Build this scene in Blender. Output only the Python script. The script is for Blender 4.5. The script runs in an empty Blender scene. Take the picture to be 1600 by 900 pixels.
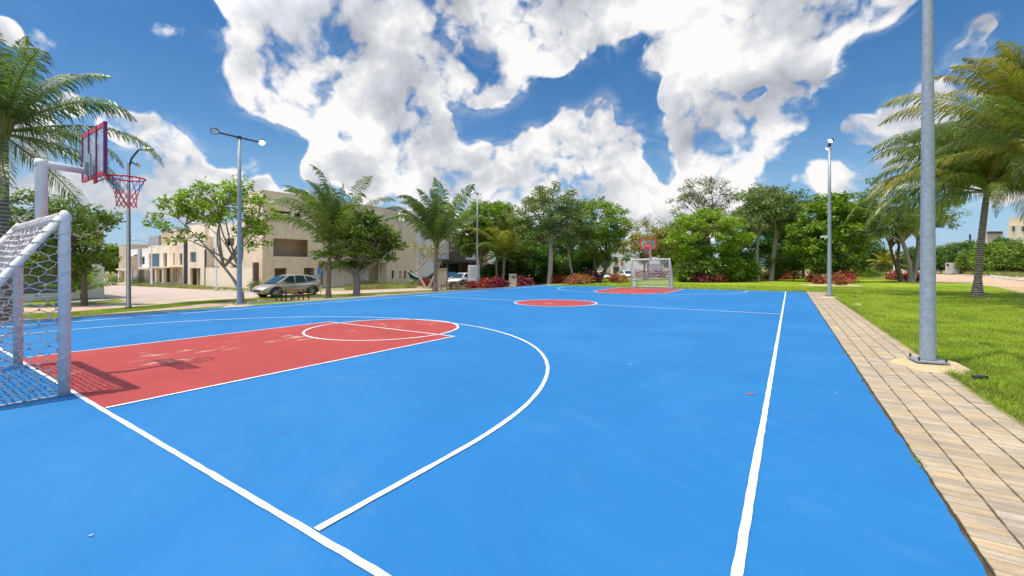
import bpy, bmesh, math, random
import numpy as np
from mathutils import Vector, Matrix
R = math.radians
C = bpy.context.scene.collection
SC = bpy.context.scene

# ------------------------------------------------------------------ camera, sky, sun, exposure
TH = R(33.2); F = 663.7; HZ = 418.0; CH = 1.55
VX, VY = -math.sin(TH), math.cos(TH)          # viewing direction on the ground
RX, RY = math.cos(TH), math.sin(TH)           # to the right of it
cam = bpy.data.objects.new('camera', bpy.data.cameras.new('camera')); C.objects.link(cam)
cam.location = (0, 0, CH); cam.rotation_euler = (R(90), 0, TH)
cam.data.sensor_width = 36; cam.data.lens = F/1600*36; cam.data.shift_y = -0.02
cam.data.clip_start = 0.05; cam.data.clip_end = 6000
SC.camera = cam
SC.view_settings.view_transform = 'Standard'; SC.view_settings.look = 'None'
SC.view_settings.gamma = 1; SC.view_settings.use_curve_mapping = False
SC.view_settings.exposure = 0.45

SUN_EL = R(73); SUNH = Vector((-0.53, -0.85, 0)).normalized()
SUND = (SUNH*math.cos(SUN_EL) + Vector((0, 0, 1))*math.sin(SUN_EL)).normalized()
sl = bpy.data.lights.new('sun', 'SUN'); sl.energy = 2.85; sl.angle = R(0.5); sl.color = (1, 0.95, 0.87)
so = bpy.data.objects.new('sun', sl); C.objects.link(so); so.location = (0, 0, 60)
so.rotation_euler = (-SUND).to_track_quat('-Z', 'Y').to_euler()

def raydir(px, py):
    u = (px-800)/F
    return Vector((VX+RX*u, VY+RY*u, (HZ-py)/F))

class NT:
    def __init__(s, nt): s.nt = nt
    def n(s, typ, **kw):
        nd = s.nt.nodes.new(typ)
        for k, v in kw.items():
            if k == 'ins':
                for a, b in v.items():
                    if isinstance(b, bpy.types.NodeSocket): s.nt.links.new(b, nd.inputs[a])
                    else: nd.inputs[a].default_value = b
            else: setattr(nd, k, v)
        return nd
    def math(s, op, a, b=None, c=None, clamp=False):
        nd = s.nt.nodes.new('ShaderNodeMath'); nd.operation = op; nd.use_clamp = clamp
        for i, x in enumerate((a, b, c)):
            if x is None: continue
            if isinstance(x, bpy.types.NodeSocket): s.nt.links.new(x, nd.inputs[i])
            else: nd.inputs[i].default_value = x
        return nd.outputs[0]
    def vmath(s, op, a, b=None, scale=None):
        nd = s.nt.nodes.new('ShaderNodeVectorMath'); nd.operation = op
        for i, x in enumerate((a, b)):
            if x is None: continue
            if isinstance(x, bpy.types.NodeSocket): s.nt.links.new(x, nd.inputs[i])
            else: nd.inputs[i].default_value = x
        if scale is not None: nd.inputs['Scale'].default_value = scale
        return nd
    def ramp(s, fac, stops, interp='LINEAR'):
        nd = s.nt.nodes.new('ShaderNodeValToRGB'); s.nt.links.new(fac, nd.inputs[0])
        cr = nd.color_ramp; cr.interpolation = interp
        while len(cr.elements) < len(stops): cr.elements.new(0.5)
        for e, (p, c) in zip(cr.elements, stops):
            e.position = p; e.color = (c[0], c[1], c[2], 1) if not isinstance(c, (int, float)) else (c, c, c, 1)
        return nd.outputs[0]
    def mix(s, fac, a, b, mode='MIX'):
        nd = s.nt.nodes.new('ShaderNodeMixRGB'); nd.blend_type = mode
        for i, x in enumerate((fac, a, b)):
            if isinstance(x, bpy.types.NodeSocket): s.nt.links.new(x, nd.inputs[i])
            elif i == 0: nd.inputs[0].default_value = x
            else: nd.inputs[i].default_value = (x[0], x[1], x[2], 1)
        return nd.outputs[0]

def build_world():
    w = bpy.data.worlds.new('World'); SC.world = w; w.use_nodes = True
    nt = w.node_tree; nt.nodes.clear(); N = NT(nt)
    sky = N.n('ShaderNodeTexSky', sky_type='NISHITA', sun_disc=False, sun_elevation=SUN_EL,
              sun_rotation=math.atan2(SUNH.x, SUNH.y), altitude=0, air_density=1.0, dust_density=0.2, ozone_density=2.0)
    hs = N.n('ShaderNodeHueSaturation', ins={'Saturation': 1.32, 'Value': 0.92, 'Color': sky.outputs[0]})
    gen = N.n('ShaderNodeTexCoord').outputs['Generated']
    # cloud banks: (px, py, radius) of puffs turned into directions on the sky
    B = [(560,75,150),(690,50,135),(455,105,100),(635,160,62),(860,20,92),(520,10,120),(755,105,68),(960,5,80),(590,190,45),(410,140,60),(850,85,40),(480,170,50),
         (378,20,36),(395,45,22),
         (700,205,32),(640,240,58),(560,262,48),(695,240,45),(500,262,38),(590,292,50),(505,235,26),
         (935,165,36),(900,205,50),(835,245,50),(975,220,50),(765,272,52),(850,290,74),(950,275,66),(700,305,60),(1000,310,50),(640,320,60),(905,240,60),(1010,270,28),
         (1075,50,80),(1130,115,90),(1210,55,95),(1265,110,58),(1310,15,75),(1095,190,62),(1180,225,66),(1235,195,50),(1120,260,60),(1030,95,26),(1385,5,50),(1050,150,22),(1130,310,60),(1060,320,50),(1250,160,36),
         (1330,205,32),(1400,190,48),(1460,140,40),(1510,85,34),(1530,45,24),(1440,225,58),(1385,235,44),(1290,285,40),(1345,285,36),(1490,200,60),(1560,150,40),(1565,260,90),
         (235,215,50),(275,245,42),(185,190,34),(110,160,28),(230,300,52),(150,320,60),(330,288,38),(90,300,60),(290,340,60),(20,200,70),(20,300,80),(0,60,30),
         (400,300,26),(450,330,46),(1010,345,46),(920,340,46),(800,335,50),(700,350,40),(600,345,34),(1100,350,40),(1200,330,30),(1300,330,34)]
    rnd = random.Random(5)
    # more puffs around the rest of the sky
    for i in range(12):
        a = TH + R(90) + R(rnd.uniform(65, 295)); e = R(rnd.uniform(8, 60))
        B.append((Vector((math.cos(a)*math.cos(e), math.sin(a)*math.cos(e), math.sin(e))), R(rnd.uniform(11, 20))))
    g = bpy.data.node_groups.new('cloud_field', 'ShaderNodeTree')
    g.interface.new_socket('Vector', in_out='INPUT', socket_type='NodeSocketVector')
    g.interface.new_socket('D', in_out='OUTPUT', socket_type='NodeSocketFloat')
    G_ = NT(g); gi = g.nodes.new('NodeGroupInput'); go = g.nodes.new('NodeGroupOutput')
    v = gi.outputs[0]
    wn = G_.n('ShaderNodeTexNoise', ins={'Vector': v, 'Scale': 4.0, 'Detail': 1.5, 'Roughness': 0.5})
    off = G_.vmath('SUBTRACT', wn.outputs['Color'], (0.5, 0.5, 0.5)).outputs[0]
    off = G_.vmath('SCALE', off, scale=0.10).outputs[0]
    p = G_.vmath('NORMALIZE', G_.vmath('ADD', v, off).outputs[0]).outputs[0]
    tot = None
    for b in B:
        if len(b) == 3:
            c = raydir(b[0], b[1]).normalized()
            an = 0.5*(c.angle(raydir(b[0]+b[2], b[1])) + c.angle(raydir(b[0], b[1]+b[2])))*1.22
        else: c, an = b
        d = G_.vmath('DOT_PRODUCT', p, tuple(c)).outputs['Value']
        k = 1.0/(1-math.cos(an))
        f = G_.math('MULTIPLY_ADD', d, k, 1-k, clamp=True)
        f = G_.math('MULTIPLY', f, f)
        tot = f if tot is None else G_.math('ADD', tot, f)
    tot = G_.math('MINIMUM', G_.math('MULTIPLY', tot, 2.2), 1.12)
    g.interface.new_socket('T', in_out='OUTPUT', socket_type='NodeSocketFloat'); g.interface.new_socket('P', in_out='OUTPUT', socket_type='NodeSocketVector')
    g.links.new(tot, go.inputs['T']); g.links.new(p, go.inputs['P'])
    gn = nt.nodes.new('ShaderNodeGroup'); gn.node_tree = g; nt.links.new(gen, gn.inputs[0])
    tot, p = gn.outputs['T'], gn.outputs['P']
    def nz(vec, det): return N.n('ShaderNodeTexNoise', ins={'Vector': vec, 'Scale': 6.5, 'Detail': det, 'Roughness': 0.53, 'Lacunarity': 2.1}).outputs[0]
    n1 = nz(p, 10.0)
    vo = N.n('ShaderNodeTexVoronoi', feature='F1', ins={'Vector': N.vmath('ADD', p, N.vmath('SCALE', N.n('ShaderNodeTexNoise', ins={'Vector': p, 'Scale': 20.0, 'Detail': 4.0}).outputs['Color'], scale=0.06).outputs[0]).outputs[0], 'Scale': 14.0, 'Detail': 1.5, 'Roughness': 0.6}).outputs['Distance']
    pf = N.math('SUBTRACT', N.math('MULTIPLY', N.math('SUBTRACT', n1, 0.497), 2.9), N.math('MULTIPLY', N.math('SUBTRACT', vo, 0.42), 0.85))
    D0 = N.math('ADD', tot, pf)
    alpha = N.n('ShaderNodeMapRange', interpolation_type='SMOOTHSTEP', ins={'Value': D0, 'From Min': 0.14, 'From Max': 0.62}).outputs[0]
    wv = N.n('ShaderNodeTexNoise', ins={'Vector': N.vmath('MULTIPLY', p, (1, 1, 2.2)).outputs[0], 'Scale': 8.0, 'Detail': 7.0, 'Roughness': 0.65, 'Distortion': 0.8}).outputs[0]
    veil = N.math('MULTIPLY', N.n('ShaderNodeMapRange', ins={'Value': wv, 'From Min': 0.45, 'From Max': 0.8, 'To Max': 0.6}).outputs[0], N.math('MULTIPLY_ADD', tot, 1.3, 0.05, clamp=True))
    alpha = N.math('MAXIMUM', alpha, veil)
    # light: thinner towards the sun above = bright top, thicker above = grey base
    nb = nz(N.vmath('ADD', p, (SUND.x*.008, SUND.y*.008, 0.055)).outputs[0], 3.5); nc = nz(N.vmath('ADD', p, (0, 0, 0.016)).outputs[0], 8.0)
    diff = N.math('ADD', N.math('MULTIPLY', N.math('SUBTRACT', n1, nb), 1.5), N.math('MULTIPLY', N.math('SUBTRACT', n1, nc), 0.7))
    bl = N.n('ShaderNodeTexNoise', ins={'Vector': N.vmath('ADD', p, (3.1, 0, 0.03)).outputs[0], 'Scale': 4.2, 'Detail': 3.0}).outputs[0]
    th = N.math('MULTIPLY', N.n('ShaderNodeMapRange', interpolation_type='SMOOTHSTEP', ins={'Value': tot, 'From Min': 0.5, 'From Max': 1.1}).outputs[0], N.n('ShaderNodeMapRange', interpolation_type='SMOOTHSTEP', ins={'Value': bl, 'From Min': 0.36, 'From Max': 0.62, 'To Min': 0.03, 'To Max': 0.36}).outputs[0])
    L = N.math('SUBTRACT', N.math('ADD', diff, 1.0), th, clamp=True)
    # cloud bases high overhead are seen from below and are greyer
    el = N.n('ShaderNodeSeparateXYZ', ins={0: gen}).outputs[2]
    L = N.math('SUBTRACT', L, N.n('ShaderNodeMapRange', ins={'Value': el, 'From Min': 0.25, 'From Max': 0.55, 'To Max': 0.10}).outputs[0], clamp=True)
    col = N.ramp(L, [(0.0, (0.30, 0.33, 0.40)), (0.40, (0.48, 0.50, 0.55)), (0.70, (0.70, 0.72, 0.765)), (0.92, (1.0, 0.99, 0.98))])
    # clouds near the sun, out of view, boosted as added fill for shaded walls
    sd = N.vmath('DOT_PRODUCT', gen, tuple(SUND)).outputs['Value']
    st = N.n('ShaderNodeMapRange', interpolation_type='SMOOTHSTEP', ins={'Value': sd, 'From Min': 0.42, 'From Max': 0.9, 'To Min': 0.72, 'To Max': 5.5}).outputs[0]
    hz = N.n('ShaderNodeMapRange', ins={'Value': el, 'From Min': 0.0, 'From Max': 0.28, 'To Min': 0.85, 'To Max': 0.0}).outputs[0]
    skc = N.mix(hz, hs.outputs[0], (2.3, 3.9, 5.9))
    bg1 = N.n('ShaderNodeBackground', ins={'Color': skc, 'Strength': 0.098})
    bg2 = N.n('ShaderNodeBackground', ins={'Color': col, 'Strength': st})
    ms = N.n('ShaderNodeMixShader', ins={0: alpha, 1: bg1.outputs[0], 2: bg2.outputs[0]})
    out = N.n('ShaderNodeOutputWorld', ins={'Surface': ms.outputs[0]})
    w.cycles.sampling_method = 'MANUAL'; w.cycles.sample_map_resolution = 512
build_world()

# ------------------------------------------------------------------ places: terrain height, pixel -> point on the terrain
def gz(x):
    if x > -18.3: return 0.0
    if x < -26: return -0.55
    return -0.55*(-18.3-x)/7.7
def at(px, py, d):                       # world point at viewing depth d
    r = raydir(px, py); return Vector((r.x*d, r.y*d, CH+r.z*d))
def G(px, py):
    lo, hi = 0.5, 3000.0; r = raydir(px, py)
    for _ in range(60):
        m = (lo+hi)/2
        if CH+r.z*m > gz(r.x*m): lo = m
        else: hi = m
    return Vector((r.x*lo, r.y*lo, gz(r.x*lo)))
def GD(px, d):                           # ground point at a depth
    r = raydir(px, HZ); return Vector((r.x*d, r.y*d, gz(r.x*d)))
def depth(p): return p.x*VX+p.y*VY
def onY(px, py, y0): d = y0/raydir(px, py).y; p = at(px, py, d); return p.x, p.z
def onX(px, py, x0): d = x0/raydir(px, py).x; p = at(px, py, d); return p.y, p.z
VR = Vector((RX, RY, 0)); VV = Vector((VX, VY, 0))

# ------------------------------------------------------------------ materials
MATS = {}
def newmat(name):
    m = bpy.data.materials.new(name); m.use_nodes = True; nt = m.node_tree; nt.nodes.clear()
    N = NT(nt); out = nt.nodes.new('ShaderNodeOutputMaterial'); MATS[name] = m
    return m, N, out
def simple(name, col, rough=0.6, metal=0.0, var=0.12, scale=3.0, bump=0.0, bscale=40, spec=0.4, stain=None, coat=0):
    m, N, out = newmat(name)
    tc = N.n('ShaderNodeTexCoord').outputs['Object']
    n1 = N.n('ShaderNodeTexNoise', ins={'Vector': tc, 'Scale': scale, 'Detail': 8.0, 'Roughness': 0.65}).outputs[0]
    c = N.ramp(n1, [(0.25, [x*(1-var) for x in col]), (0.75, [min(1, x*(1+var)) for x in col])])
    if stain:
        n2 = N.n('ShaderNodeTexNoise', ins={'Vector': N.vmath('MULTIPLY', tc, (1, 1, 0.25)).outputs[0], 'Scale': stain[1], 'Detail': 6.0, 'Roughness': 0.7}).outputs[0]
        f = N.n('ShaderNodeMapRange', ins={'Value': n2, 'From Min': 0.5, 'From Max': 0.75, 'To Max': stain[2]}).outputs[0]
        c = N.mix(f, c, stain[0])
    b = N.n('ShaderNodeBsdfPrincipled', ins={'Base Color': c, 'Roughness': rough, 'Metallic': metal, 'Specular IOR Level': spec, 'Coat Weight': coat})
    if bump:
        n3 = N.n('ShaderNodeTexNoise', ins={'Vector': tc, 'Scale': bscale, 'Detail': 5.0}).outputs[0]
        bm = N.n('ShaderNodeBump', ins={'Height': n3, 'Strength': bump, 'Distance': 0.02}); N.nt.links.new(bm.outputs[0], b.inputs['Normal'])
    N.nt.links.new(b.outputs[0], out.inputs[0]); return m
def leafmat(name, cols, trans=0.35, rough=0.45):
    m, N, out = newmat(name)
    g = N.n('ShaderNodeNewGeometry'); k = len(cols)
    c = N.ramp(g.outputs['Random Per Island'], [(i/(k-1) if k > 1 else 0, cc) for i, cc in enumerate(cols)])
    tc = N.n('ShaderNodeTexCoord').outputs['Object']
    n1 = N.n('ShaderNodeTexNoise', ins={'Vector': tc, 'Scale': 0.8, 'Detail': 3.0}).outputs[0]
    c = N.n('ShaderNodeHueSaturation', ins={'Color': c, 'Value': N.n('ShaderNodeMapRange', ins={'Value': n1, 'From Min': .3, 'From Max': .7, 'To Min': .6, 'To Max': 1.4}).outputs[0]}).outputs[0]
    b = N.n('ShaderNodeBsdfPrincipled', ins={'Base Color': c, 'Roughness': rough, 'Specular IOR Level': 0.5})
    tr = N.n('ShaderNodeBsdfTranslucent', ins={'Color': N.mix(1.0, c, (1.3, 1.5, 0.7), 'MULTIPLY')})
    ms = N.n('ShaderNodeMixShader', ins={0: trans, 1: b.outputs[0], 2: tr.outputs[0]})
    N.nt.links.new(ms.outputs[0], out.inputs[0]); return m

def court_mat():
    m, N, out = newmat('court_blue')
    tc = N.n('ShaderNodeTexCoord').outputs['Object']
    n1 = N.n('ShaderNodeTexNoise', ins={'Vector': tc, 'Scale': 0.35, 'Detail': 9.0, 'Roughness': 0.68, 'Distortion': 0.6}).outputs[0]
    c = N.ramp(n1, [(0.3, (0.012, 0.145, 0.365)), (0.5, (0.015, 0.163, 0.40)), (0.72, (0.026, 0.190, 0.44))])
    st = N.vmath('MULTIPLY', N.n('ShaderNodeVectorRotate', rotation_type='Z_AXIS', ins={'Vector': tc, 'Angle': 0.5}).outputs[0], (1, 7, 1)).outputs[0]
    n4 = N.n('ShaderNodeTexNoise', ins={'Vector': st, 'Scale': 0.9, 'Detail': 8.0, 'Roughness': 0.7}).outputs[0]
    c = N.mix(N.n('ShaderNodeMapRange', ins={'Value': n4, 'From Min': .5, 'From Max': .8, 'To Max': 0.16}).outputs[0], c, (0.070, 0.25, 0.52))
    c = N.mix(N.n('ShaderNodeMapRange', ins={'Value': n4, 'From Min': .46, 'From Max': .2, 'To Max': 0.2}).outputs[0], c, (0.013, 0.115, 0.34))
    n2 = N.n('ShaderNodeTexNoise', ins={'Vector': tc, 'Scale': 6.0, 'Detail': 10.0, 'Roughness': 0.8}).outputs[0]
    c = N.mix(N.n('ShaderNodeMapRange', ins={'Value': n2, 'From Min': .7, 'From Max': .74, 'To Max': 0.55}).outputs[0], c, (0.2, 0.34, 0.5))
    du = N.n('ShaderNodeTexNoise', ins={'Vector': tc, 'Scale': 0.9, 'Detail': 8.0, 'Roughness': 0.72, 'Distortion': 0.4}).outputs[0]
    c = N.mix(N.n('ShaderNodeMapRange', ins={'Value': du, 'From Min': .55, 'From Max': .78, 'To Max': 0.35}).outputs[0], c, (0.10, 0.22, 0.36))
    sc = N.n('ShaderNodeTexNoise', ins={'Vector': N.vmath('MULTIPLY', st, (6, 1.2, 1)).outputs[0], 'Scale': 2.2, 'Detail': 9.0, 'Roughness': 0.78}).outputs[0]
    c = N.mix(N.n('ShaderNodeMapRange', ins={'Value': sc, 'From Min': .35, 'From Max': .27, 'To Max': 0.5}).outputs[0], c, (0.012, 0.07, 0.20))
    c = N.mix(N.n('ShaderNodeMapRange', ins={'Value': sc, 'From Min': .68, 'From Max': .76, 'To Max': 0.35}).outputs[0], c, (0.14, 0.32, 0.52))
    n3 = N.n('ShaderNodeTexNoise', ins={'Vector': tc, 'Scale': 220.0, 'Detail': 3.0}).outputs[0]
    bm = N.n('ShaderNodeBump', ins={'Height': n3, 'Strength': 0.35, 'Distance': 0.004})
    b = N.n('ShaderNodeBsdfPrincipled', ins={'Base Color': c, 'Roughness': N.ramp(n4, [(0.3, 0.62), (0.7, 0.8)]), 'Specular IOR Level': 0.3, 'Normal': bm.outputs[0]})
    N.nt.links.new(b.outputs[0], out.inputs[0]); return m
def red_mat():
    m, N, out = newmat('court_red')
    tc = N.n('ShaderNodeTexCoord').outputs['Object']
    n1 = N.n('ShaderNodeTexNoise', ins={'Vector': tc, 'Scale': 0.8, 'Detail': 9.0, 'Roughness': 0.7}).outputs[0]
    c = N.ramp(n1, [(0.3, (0.34, 0.045, 0.042)), (0.7, (0.43, 0.065, 0.056))])
    st = N.vmath('MULTIPLY', tc, (2.2, 0.8, 1)).outputs[0]
    n2 = N.n('ShaderNodeTexNoise', ins={'Vector': st, 'Scale': 1.6, 'Detail': 10.0, 'Roughness': 0.72}).outputs[0]
    # worn patches lie in a band down the middle of the lane
    sx = N.n('ShaderNodeSeparateXYZ', ins={0: tc})
    bd = N.math('SUBTRACT', 1.0, N.math('MULTIPLY', N.math('ABSOLUTE', N.math('ADD', sx.outputs[0], 8.9)), 0.62), clamp=True)
    f = N.n('ShaderNodeMapRange', ins={'Value': N.math('MULTIPLY_ADD', bd, 0.10, n2), 'From Min': .675, 'From Max': .69, 'To Max': 0.75}).outputs[0]
    c = N.mix(f, c, (0.52, 0.40, 0.30))
    n3 = N.n('ShaderNodeTexNoise', ins={'Vector': tc, 'Scale': 220.0, 'Detail': 3.0}).outputs[0]
    bm = N.n('ShaderNodeBump', ins={'Height': n3, 'Strength': 0.35, 'Distance': 0.004})
    b = N.n('ShaderNodeBsdfPrincipled', ins={'Base Color': c, 'Roughness': 0.7, 'Specular IOR Level': 0.3, 'Normal': bm.outputs[0]})
    N.nt.links.new(b.outputs[0], out.inputs[0]); return m
def line_mat():
    m, N, out = newmat('line_paint')
    tc = N.n('ShaderNodeTexCoord').outputs['Object']
    n1 = N.n('ShaderNodeTexNoise', ins={'Vector': tc, 'Scale': 14.0, 'Detail': 8.0, 'Roughness': 0.75}).outputs[0]
    c = N.ramp(n1, [(0.3, (0.60, 0.66, 0.72)), (0.45, (0.78, 0.80, 0.80)), (0.7, (0.84, 0.84, 0.82))])
    b = N.n('ShaderNodeBsdfPrincipled', ins={'Base Color': c, 'Roughness': 0.65})
    N.nt.links.new(b.outputs[0], out.inputs[0]); return m
def paver_mat():
    m, N, out = newmat('paver')
    tc = N.n('ShaderNodeTexCoord').outputs['Object']
    wob = N.n('ShaderNodeTexNoise', ins={'Vector': tc, 'Scale': 3.0, 'Detail': 4.0}).outputs['Color']
    tw = N.vmath('ADD', tc, N.vmath('SCALE', N.vmath('SUBTRACT', wob, (.5, .5, .5)).outputs[0], scale=0.022).outputs[0]).outputs[0]
    sx = N.n('ShaderNodeSeparateXYZ', ins={0: tw})
    cb = N.n('ShaderNodeCombineXYZ', ins={0: sx.outputs[1], 1: sx.outputs[0]}).outputs[0]
    def brick(off): return N.n('ShaderNodeTexBrick', offset=off, offset_frequency=2, ins={'Vector': cb, 'Color1': (0, 0, 0, 1), 'Color2': (1, 1, 1, 1), 'Mortar': (0.5, 0.5, 0.5, 1), 'Scale': 1.0, 'Mortar Size': 0.004, 'Mortar Smooth': 0.4, 'Brick Width': 0.105, 'Row Height': 0.2115})
    bk = brick(0.37)
    sv = N.vmath('ADD', N.vmath('MULTIPLY', tc, (2.5, 18.0, 1)).outputs[0], N.vmath('SCALE', bk.outputs['Color'], scale=37.0).outputs[0]).outputs[0]
    n1 = N.n('ShaderNodeTexNoise', ins={'Vector': sv, 'Scale': 1.4, 'Detail': 8.0, 'Roughness': 0.7}).outputs[0]
    c = N.ramp(bk.outputs['Color'], [(0, (0.36, 0.30, 0.23)), (0.2, (0.56, 0.41, 0.23)), (0.4, (0.54, 0.44, 0.31)), (0.6, (0.42, 0.345, 0.26)), (0.8, (0.56, 0.41, 0.245)), (1, (0.57, 0.49, 0.37))])
    c = N.mix(N.ramp(n1, [(0.3, 0.75), (0.5, 0.1), (0.7, 0.0)]), c, (0.24, 0.18, 0.115))
    c = N.mix(N.ramp(n1, [(0.55, 0.0), (0.8, 0.6)]), c, (0.70, 0.58, 0.40))
    n2 = N.n('ShaderNodeTexNoise', ins={'Vector': tc, 'Scale': 1.1, 'Detail': 7.0, 'Roughness': 0.75}).outputs[0]
    c = N.mix(N.n('ShaderNodeMapRange', ins={'Value': n2, 'From Min': .46, 'From Max': .7, 'To Max': 0.75}).outputs[0], c, (0.27, 0.23, 0.18))
    row = N.math('FRACT', N.math('DIVIDE', sx.outputs[0], 0.2115))
    dist = N.math('MINIMUM', row, N.math('SUBTRACT', 1.0, row))
    nj = N.n('ShaderNodeTexNoise', ins={'Vector': tc, 'Scale': 11.0, 'Detail': 4.0}).outputs[0]
    jl = N.n('ShaderNodeMapRange', ins={'Value': N.math('ADD', dist, N.math('MULTIPLY', N.math('SUBTRACT', nj, 0.5), 0.12)), 'From Min': 0.045, 'From Max': 0.012, 'To Max': 0.88}).outputs[0]
    c = N.mix(N.math('MULTIPLY', bk.outputs['Fac'], 0.55), c, (0.16, 0.12, 0.075))
    c = N.mix(jl, c, N.mix(N.ramp(nj, [(0.5, 0.0), (0.65, 1.0)]), (0.07, 0.055, 0.03), (0.10, 0.12, 0.03)))
    n3 = N.n('ShaderNodeTexNoise', ins={'Vector': tc, 'Scale': 120.0, 'Detail': 4.0}).outputs[0]
    c = N.mix(N.ramp(n3, [(0.35, 0.35), (0.5, 0.0)]), c, (0.26, 0.20, 0.13))
    hgt = N.math('SUBTRACT', N.math('SUBTRACT', N.math('ADD', N.math('MULTIPLY', n3, 0.4), n1), jl), N.math('MULTIPLY', bk.outputs['Fac'], 0.7))
    bm = N.n('ShaderNodeBump', ins={'Height': hgt, 'Strength': 0.7, 'Distance': 0.010})
    b = N.n('ShaderNodeBsdfPrincipled', ins={'Base Color': c, 'Roughness': 0.88, 'Specular IOR Level': 0.2, 'Normal': bm.outputs[0]})
    N.nt.links.new(b.outputs[0], out.inputs[0]); return m
def ground_mat(name, stops, s1=0.25, s2=3.0, s3=30.0, bump=0.5, amt=(0.5, 0.35, 0.35)):
    m, N, out = newmat(name)
    tc = N.n('ShaderNodeTexCoord').outputs['Object']
    a = N.n('ShaderNodeTexNoise', ins={'Vector': tc, 'Scale': s1, 'Detail': 5.0, 'Roughness': 0.6}).outputs[0]
    b_ = N.n('ShaderNodeTexNoise', ins={'Vector': tc, 'Scale': s2, 'Detail': 6.0, 'Roughness': 0.7}).outputs[0]
    d = N.n('ShaderNodeTexNoise', ins={'Vector': tc, 'Scale': s3, 'Detail': 5.0, 'Roughness': 0.7}).outputs[0]
    f = N.math('ADD', N.math('ADD', N.math('MULTIPLY', a, amt[0]), N.math('MULTIPLY', b_, amt[1])), N.math('MULTIPLY', d, amt[2]))
    f = N.math('MULTIPLY', N.math('SUBTRACT', f, sum(amt)*0.5-0.28), 1.8, clamp=True)
    c = N.ramp(f, stops)
    bm = N.n('ShaderNodeBump', ins={'Height': d, 'Strength': bump, 'Distance': 0.03})
    b = N.n('ShaderNodeBsdfPrincipled', ins={'Base Color': c, 'Roughness': 0.9, 'Specular IOR Level': 0.15, 'Normal': bm.outputs[0]})
    N.nt.links.new(b.outputs[0], out.inputs[0]); return m
def palmtrunk_mat():
    m, N, out = newmat('palm_bark')
    tc = N.n('ShaderNodeTexCoord').outputs['Object']
    w = N.n('ShaderNodeTexWave', bands_direction='Z', ins={'Vector': tc, 'Scale': 2.6, 'Distortion': 2.2, 'Detail': 3.0, 'Detail Scale': 2.0}).outputs['Fac']
    n = N.n('ShaderNodeTexNoise', ins={'Vector': tc, 'Scale': 6.0, 'Detail': 8.0}).outputs[0]
    c = N.ramp(N.math('ADD', N.math('MULTIPLY', w, 0.55), N.math('MULTIPLY', n, 0.5)), [(0.2, (0.08, 0.06, 0.045)), (0.5, (0.24, 0.19, 0.14)), (0.8, (0.36, 0.30, 0.23))])
    bm = N.n('ShaderNodeBump', ins={'Height': w, 'Strength': 0.6, 'Distance': 0.03})
    b = N.n('ShaderNodeBsdfPrincipled', ins={'Base Color': c, 'Roughness': 0.9, 'Normal': bm.outputs[0]})
    N.nt.links.new(b.outputs[0], out.inputs[0]); return m
def emit(name, col, s):
    m, N, out = newmat(name)
    b = N.n('ShaderNodeBsdfPrincipled', ins={'Base Color': (*col, 1), 'Roughness': 0.2, 'Emission Color': (*col, 1), 'Emission Strength': s})
    N.nt.links.new(b.outputs[0], out.inputs[0]); return m
def glass(name, col=(0.03, 0.045, 0.055), rough=0.05):
    m, N, out = newmat(name)
    tc = N.n('ShaderNodeTexCoord').outputs['Object']
    n = N.n('ShaderNodeTexNoise', ins={'Vector': tc, 'Scale': 1.5}).outputs[0]
    c = N.ramp(n, [(0.3, col), (0.7, [x*1.6 for x in col])])
    b = N.n('ShaderNodeBsdfPrincipled', ins={'Base Color': c, 'Roughness': rough, 'Specular IOR Level': 0.9})
    N.nt.links.new(b.outputs[0], out.inputs[0]); return m
def clear_mat(name, k=0.45):
    m, N, out = newmat(name)
    tc = N.n('ShaderNodeTexCoord').outputs['Object']
    n = N.n('ShaderNodeTexNoise', ins={'Vector': tc, 'Scale': 5.0, 'Detail': 5.0}).outputs[0]
    b = N.n('ShaderNodeBsdfPrincipled', ins={'Base Color': N.ramp(n, [(0.3, (0.55, 0.60, 0.64)), (0.7, (0.75, 0.78, 0.80))]), 'Roughness': 0.25})
    t = N.n('ShaderNodeBsdfTransparent')
    ms = N.n('ShaderNodeMixShader', ins={0: k, 1: t.outputs[0], 2: b.outputs[0]})
    N.nt.links.new(ms.outputs[0], out.inputs[0]); return m

court_mat(); red_mat(); line_mat(); paver_mat(); palmtrunk_mat()
ground_mat('dry_ground', [(0.1, (0.20, 0.17, 0.08)), (0.4, (0.36, 0.29, 0.16)), (0.6, (0.30, 0.30, 0.12)), (0.9, (0.52, 0.43, 0.28))], s1=0.12)
ground_mat('lawn_green', [(0.05, (0.12, 0.18, 0.010)), (0.35, (0.20, 0.285, 0.012)), (0.6, (0.27, 0.34, 0.018)), (0.95, (0.40, 0.38, 0.07))], s1=0.30, s2=1.6, s3=45, bump=0.9, amt=(0.8, 0.5, 0.35))
ground_mat('sand', [(0.1, (0.45, 0.36, 0.25)), (0.9, (0.66, 0.55, 0.40))])
ground_mat('road_pink', [(0.1, (0.40, 0.31, 0.25)), (0.5, (0.48, 0.38, 0.32)), (0.9, (0.56, 0.46, 0.39))], s1=0.2, s2=1.0, bump=0.2)
ground_mat('road_terracotta', [(0.1, (0.50, 0.31, 0.19)), (0.5, (0.58, 0.38, 0.25)), (0.9, (0.64, 0.45, 0.31))], s1=0.2, s2=1.0, bump=0.2)
ground_mat('walk_pink', [(0.1, (0.38, 0.27, 0.20)), (0.5, (0.46, 0.34, 0.26)), (0.9, (0.54, 0.42, 0.33))], s1=0.5, bump=0.3)
ground_mat('soil', [(0.1, (0.05, 0.04, 0.025)), (0.6, (0.12, 0.09, 0.05)), (0.9, (0.14, 0.15, 0.05))], s1=3, s2=12, s3=60)
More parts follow.
